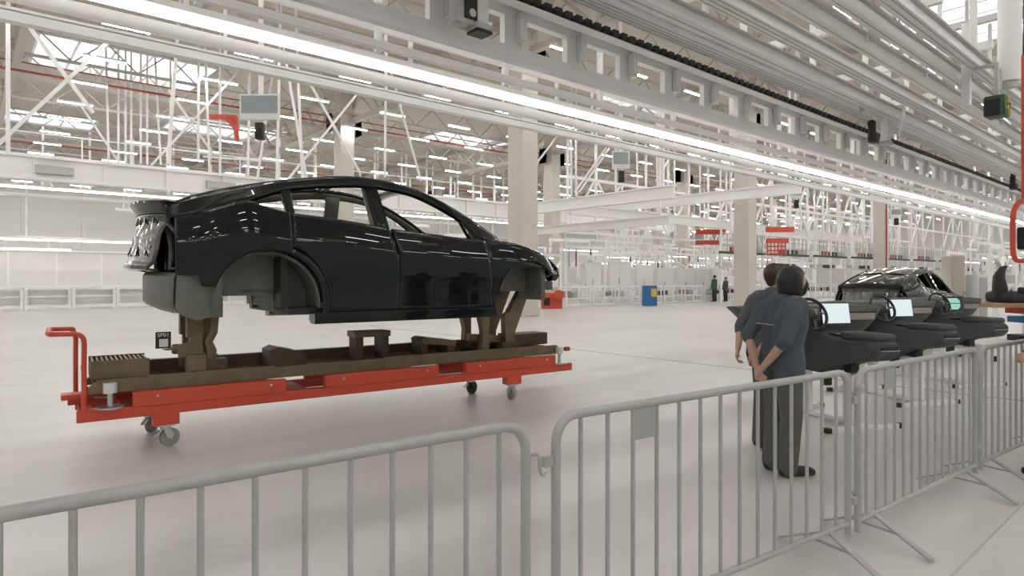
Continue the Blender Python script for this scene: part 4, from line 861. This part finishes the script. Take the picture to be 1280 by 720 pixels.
def person(label, x, y, rz, H, J, outfit, voxel=.0075, detail=True, group=None, headturn=0):
    T = thing('person', label, 'person', (x, y, 0), rz, group); k = H/1.70
    def S(p): return (p[0]*k, p[1]*k, p[2]*k)
    def CH(mb, pts, add=0): chain(mb, [(S(p), (r+add)*k) for p, r in pts])
    hr = Matrix.Rotation(headturn, 3, 'Z')
    def HD(p): v_ = hr @ Vector((p[0], p[1]+.01, 0)); return S((v_.x+J.get('hx', 0), v_.y-.01+J.get('hy', 0), p[2]))
    ln = J.get('lean', 0)
    def tor(s): return [((s*.075, 0, .94), .115), ((s*.065, .0+ln*.2, 1.08), .098), ((s*.085, .0+ln*.6, 1.26), .112), ((s*.10, -.015+ln*.9, 1.365), .08), ((s*.16, -.015+ln, 1.385), .058)]
    legs = {s: J['leg%d' % s] for s in (-1, 1)}; arms = {s: J['arm%d' % s] for s in (-1, 1)}
    B = MB()
    for s in (-1, 1):
        CH(B, tor(s)); h_, kn, an, toe = legs[s]; CH(B, [(h_, .088), (kn, .055), (an, .04)]); CH(B, [((an[0], an[1]-.03, .05), .036), (toe, .032)])
        sh, el, wr = arms[s]; CH(B, [(sh, .05), (el, .038), (tuple((Vector(el)*.55+Vector(wr)*.45)), .036), (wr, .026)])
        hd, hn = J['hand%d' % s]
        if detail: hand(B, S(wr), hd, hn, J.get('thumb%d' % s, s), k, J.get('curl', .6))
        else: cap(B, S(wr), tuple(Vector(S(wr))+Vector(hd).normalized()*.11), .03)
    hz = 1.59
    chain(B, [(S((J.get('hx', 0)*.3, -.02+ln, 1.38)), .055*k), (HD((0, -.01, 1.51)), .05*k)])
    chain(B, [(HD((0, -.022, hz+.012)), .089*k), (HD((0, .022, hz-.005)), .083*k)]); chain(B, [(HD((0, .03, hz-.03)), .072*k), (HD((0, .055, hz-.085)), .042*k)])
    chain(B, [(HD((0, .098, hz-.012)), .010*k), (HD((0, .118, hz-.038)), .014*k)])
    for s in (-1, 1): chain(B, [(HD((s*.082, -.005, hz-.0)), .016*k), (HD((s*.086, -.012, hz-.035)), .012*k)])
    blob(B, voxel, 'body', 'skin', T, 3)
    if detail:
        for s in (-1, 1):
            E1 = MB(); _sph(E1, HD((s*.034, .088, hz-.002)), .013*k); E1.build('eye', 'black', T, True)
        E1 = MB(); E1.tube([HD((-.026, .094, hz-.068)), HD((0, .101, hz-.066)), HD((.026, .094, hz-.068))], .006*k, 6); E1.build('lips', 'redpipe', T, True)
    hair = MB(); chain(hair, [(HD((0, -.035, hz+.028)), .098*k), (HD((0, .012, hz+.045)), .078*k)])
    if outfit.get('bob'):
        chain(hair, [(HD((0, -.05, hz)), .095*k), (HD((0, -.06, hz-.07)), .078*k)])
        for s in (-1, 1): chain(hair, [(HD((s*.05, -.012, hz+.02)), .064*k), (HD((s*.064, .0, hz-.085)), .042*k)])
    else: chain(hair, [(HD((0, -.055, hz-.0)), .075*k), (HD((0, -.055, hz-.045)), .055*k)])
    blob(hair, voxel*1.3, 'hair', outfit['hair'], T, 4)
    if outfit.get('mask'):
        mk = MB(); chain(mk, [(HD((0, .066, hz-.04)), .064*k), (HD((0, .062, hz-.085)), .05*k)]); chain(mk, [(HD((0, .105, hz-.045)), .03*k), (HD((0, .09, hz-.085)), .03*k)]); blob(mk, voxel*1.2, 'face_mask', 'black', T, 4)
    jk = MB()
    for s in (-1, 1):
        CH(jk, [((s*.082, -.0, outfit.get('hem', .84)), .13)]+[(p, r+.022) for p, r in tor(s)]); 
        sh, el, wr = arms[s]; CH(jk, [(sh, .07), (el, .058)]); e2 = tuple(Vector(el)+(Vector(wr)-Vector(el))*outfit.get('cuff', .15)); CH(jk, [(el, .056), (e2, .052)])
    CH(jk, [((0, -.02+ln, 1.385), .075), ((0, -.02+ln, 1.43), .068)])
    j = blob(jk, voxel*1.3, 'jacket', outfit['jacket'], T, 5)
    if outfit.get('line'):
        MB().tube([S((-.11, -.158, 1.235)), S((0, -.165, 1.237)), S((.11, -.158, 1.235))], .003, 6).build('back_seam', 'grey_steel', j)
    tr = MB()
    for s in (-1, 1):
        h_, kn, an, toe = legs[s]; CH(tr, [((s*.075, 0, .95), .118), (h_, .108), (kn, .088), ((an[0], an[1], .075), .078)])
    blob(tr, voxel*1.4, 'trousers', outfit['trousers'], T, 4)
    for s in (-1, 1):
        h_, kn, an, toe = legs[s]; sh_ = MB(); CH(sh_, [((an[0], an[1]-.03, .055), .048), ((toe[0], toe[1]-.02, .045), .042), ((toe[0], toe[1]+.02, .035), .033)]); CH(sh_, [((an[0], an[1], .1), .05), ((an[0], an[1]-.01, .05), .05)])
        sh_.v = [(a, b, max(c, 0)) for a, b, c in sh_.v]; blob(sh_, voxel*1.3, 'shoe', 'black', T, 2)
    return T
stand = {'leg1': ((.09, 0, .90), (.10, .015, .49), (.10, -.02, .09), (.12, .17, .04)), 'leg-1': ((-.09, 0, .90), (-.10, .015, .49), (-.10, -.02, .09), (-.12, .17, .04))}
back = dict(stand); back.update({'arm1': ((.185, -.02, 1.36), (.245, -.15, 1.12), (.06, -.225, .885)), 'arm-1': ((-.185, -.02, 1.36), (-.245, -.15, 1.13), (-.05, -.20, .875)), 'hand1': ((-.75, -.05, -.55), (.1, .8, -.3)), 'hand-1': ((.7, -.2, -.55), (.1, .8, -.2)), 'thumb1': -1, 'thumb-1': 1, 'curl': .5})
# facing: local +y is the front
def face(cx, cd_): vx, vy = V2(cx, cd_); return math.atan2(vy, vx)-PI/2
x, y = V2(2.17, 5.15)
back = dict(back); back.update({'lean': .05, 'hy': .11})
person('person with black bobbed hair and black face mask, hands clasped behind the back', x, y, face(.97, .24), 1.66, back, dict(hair='hair', bob=True, mask=True, jacket='jacket', trousers='trouser', cuff=.12, hem=.84, line=True), headturn=-.12)
b2 = dict(back); b2.update({'arm-1': ((-.185, -.02, 1.36), (-.25, -.12, 1.12), (-.17, -.22, .92)), 'hand-1': ((.1, -.25, -.9), (.6, .6, 0)), 'curl': .9, 'lean': .04, 'hy': .09})
x, y = V2(2.36, 5.85)
person('person with short brown hair standing behind the masked person', x, y, face(.93, .36), 1.70, b2, dict(hair='hair2', jacket='jacket2', trousers='trouser', cuff=.18, hem=.84), headturn=-.5)
# person stepping in from the right with an arm held forward
b3 = dict(stand); b3.update({'leg-1': ((-.09, 0, .90), (-.10, .10, .50), (-.10, .14, .09), (-.11, .34, .04)), 'leg1': ((.09, 0, .90), (.10, -.02, .49), (.10, -.12, .10), (.12, .08, .04)),
   'arm-1': ((-.185, -.01, 1.36), (-.22, .05, 1.10), (-.18, .32, .96)), 'arm1': ((.185, -.01, 1.36), (.22, -.03, 1.10), (.19, .08, .88)), 'hand-1': ((0, .95, -.2), (.9, 0, -.2)), 'hand1': ((0, .4, -.9), (-.9, 0, 0)), 'curl': .6})
x, y = V2(4.47, 5.20)
person('person in dark clothes stepping up with one forearm held out beside the last barrier', x, y, face(-1, .05), 1.72, b3, dict(hair='hair', jacket='black', trousers='dashdark', cuff=.85, hem=.86))
# two far workers on the aisle
far = dict(stand); far.update({'arm1': ((.18, -.01, 1.36), (.24, .02, 1.1), (.22, .10, .86)), 'arm-1': ((-.18, -.01, 1.36), (-.24, .02, 1.1), (-.22, .10, .86)), 'hand1': ((0, .2, -.9), (-1, 0, 0)), 'hand-1': ((0, .2, -.9), (1, 0, 0))})
for u, d, jk_, H_, lab, fc in ((893, 43.0, 'green', 1.78, 'far worker in a dark green jacket standing on the aisle', (-.6, .8)), (907, 43.5, 'jacket', 1.66, 'far worker in a dark blue jacket beside the one in green', (-.9, -.3))):
    x, y = V2((u-640)/FPX*d, d); person(lab, x, y, face(*fc), H_, far, dict(hair='hair', jacket=jk_, trousers='dashdark', cuff=.9, hem=.84), voxel=.025, detail=False)
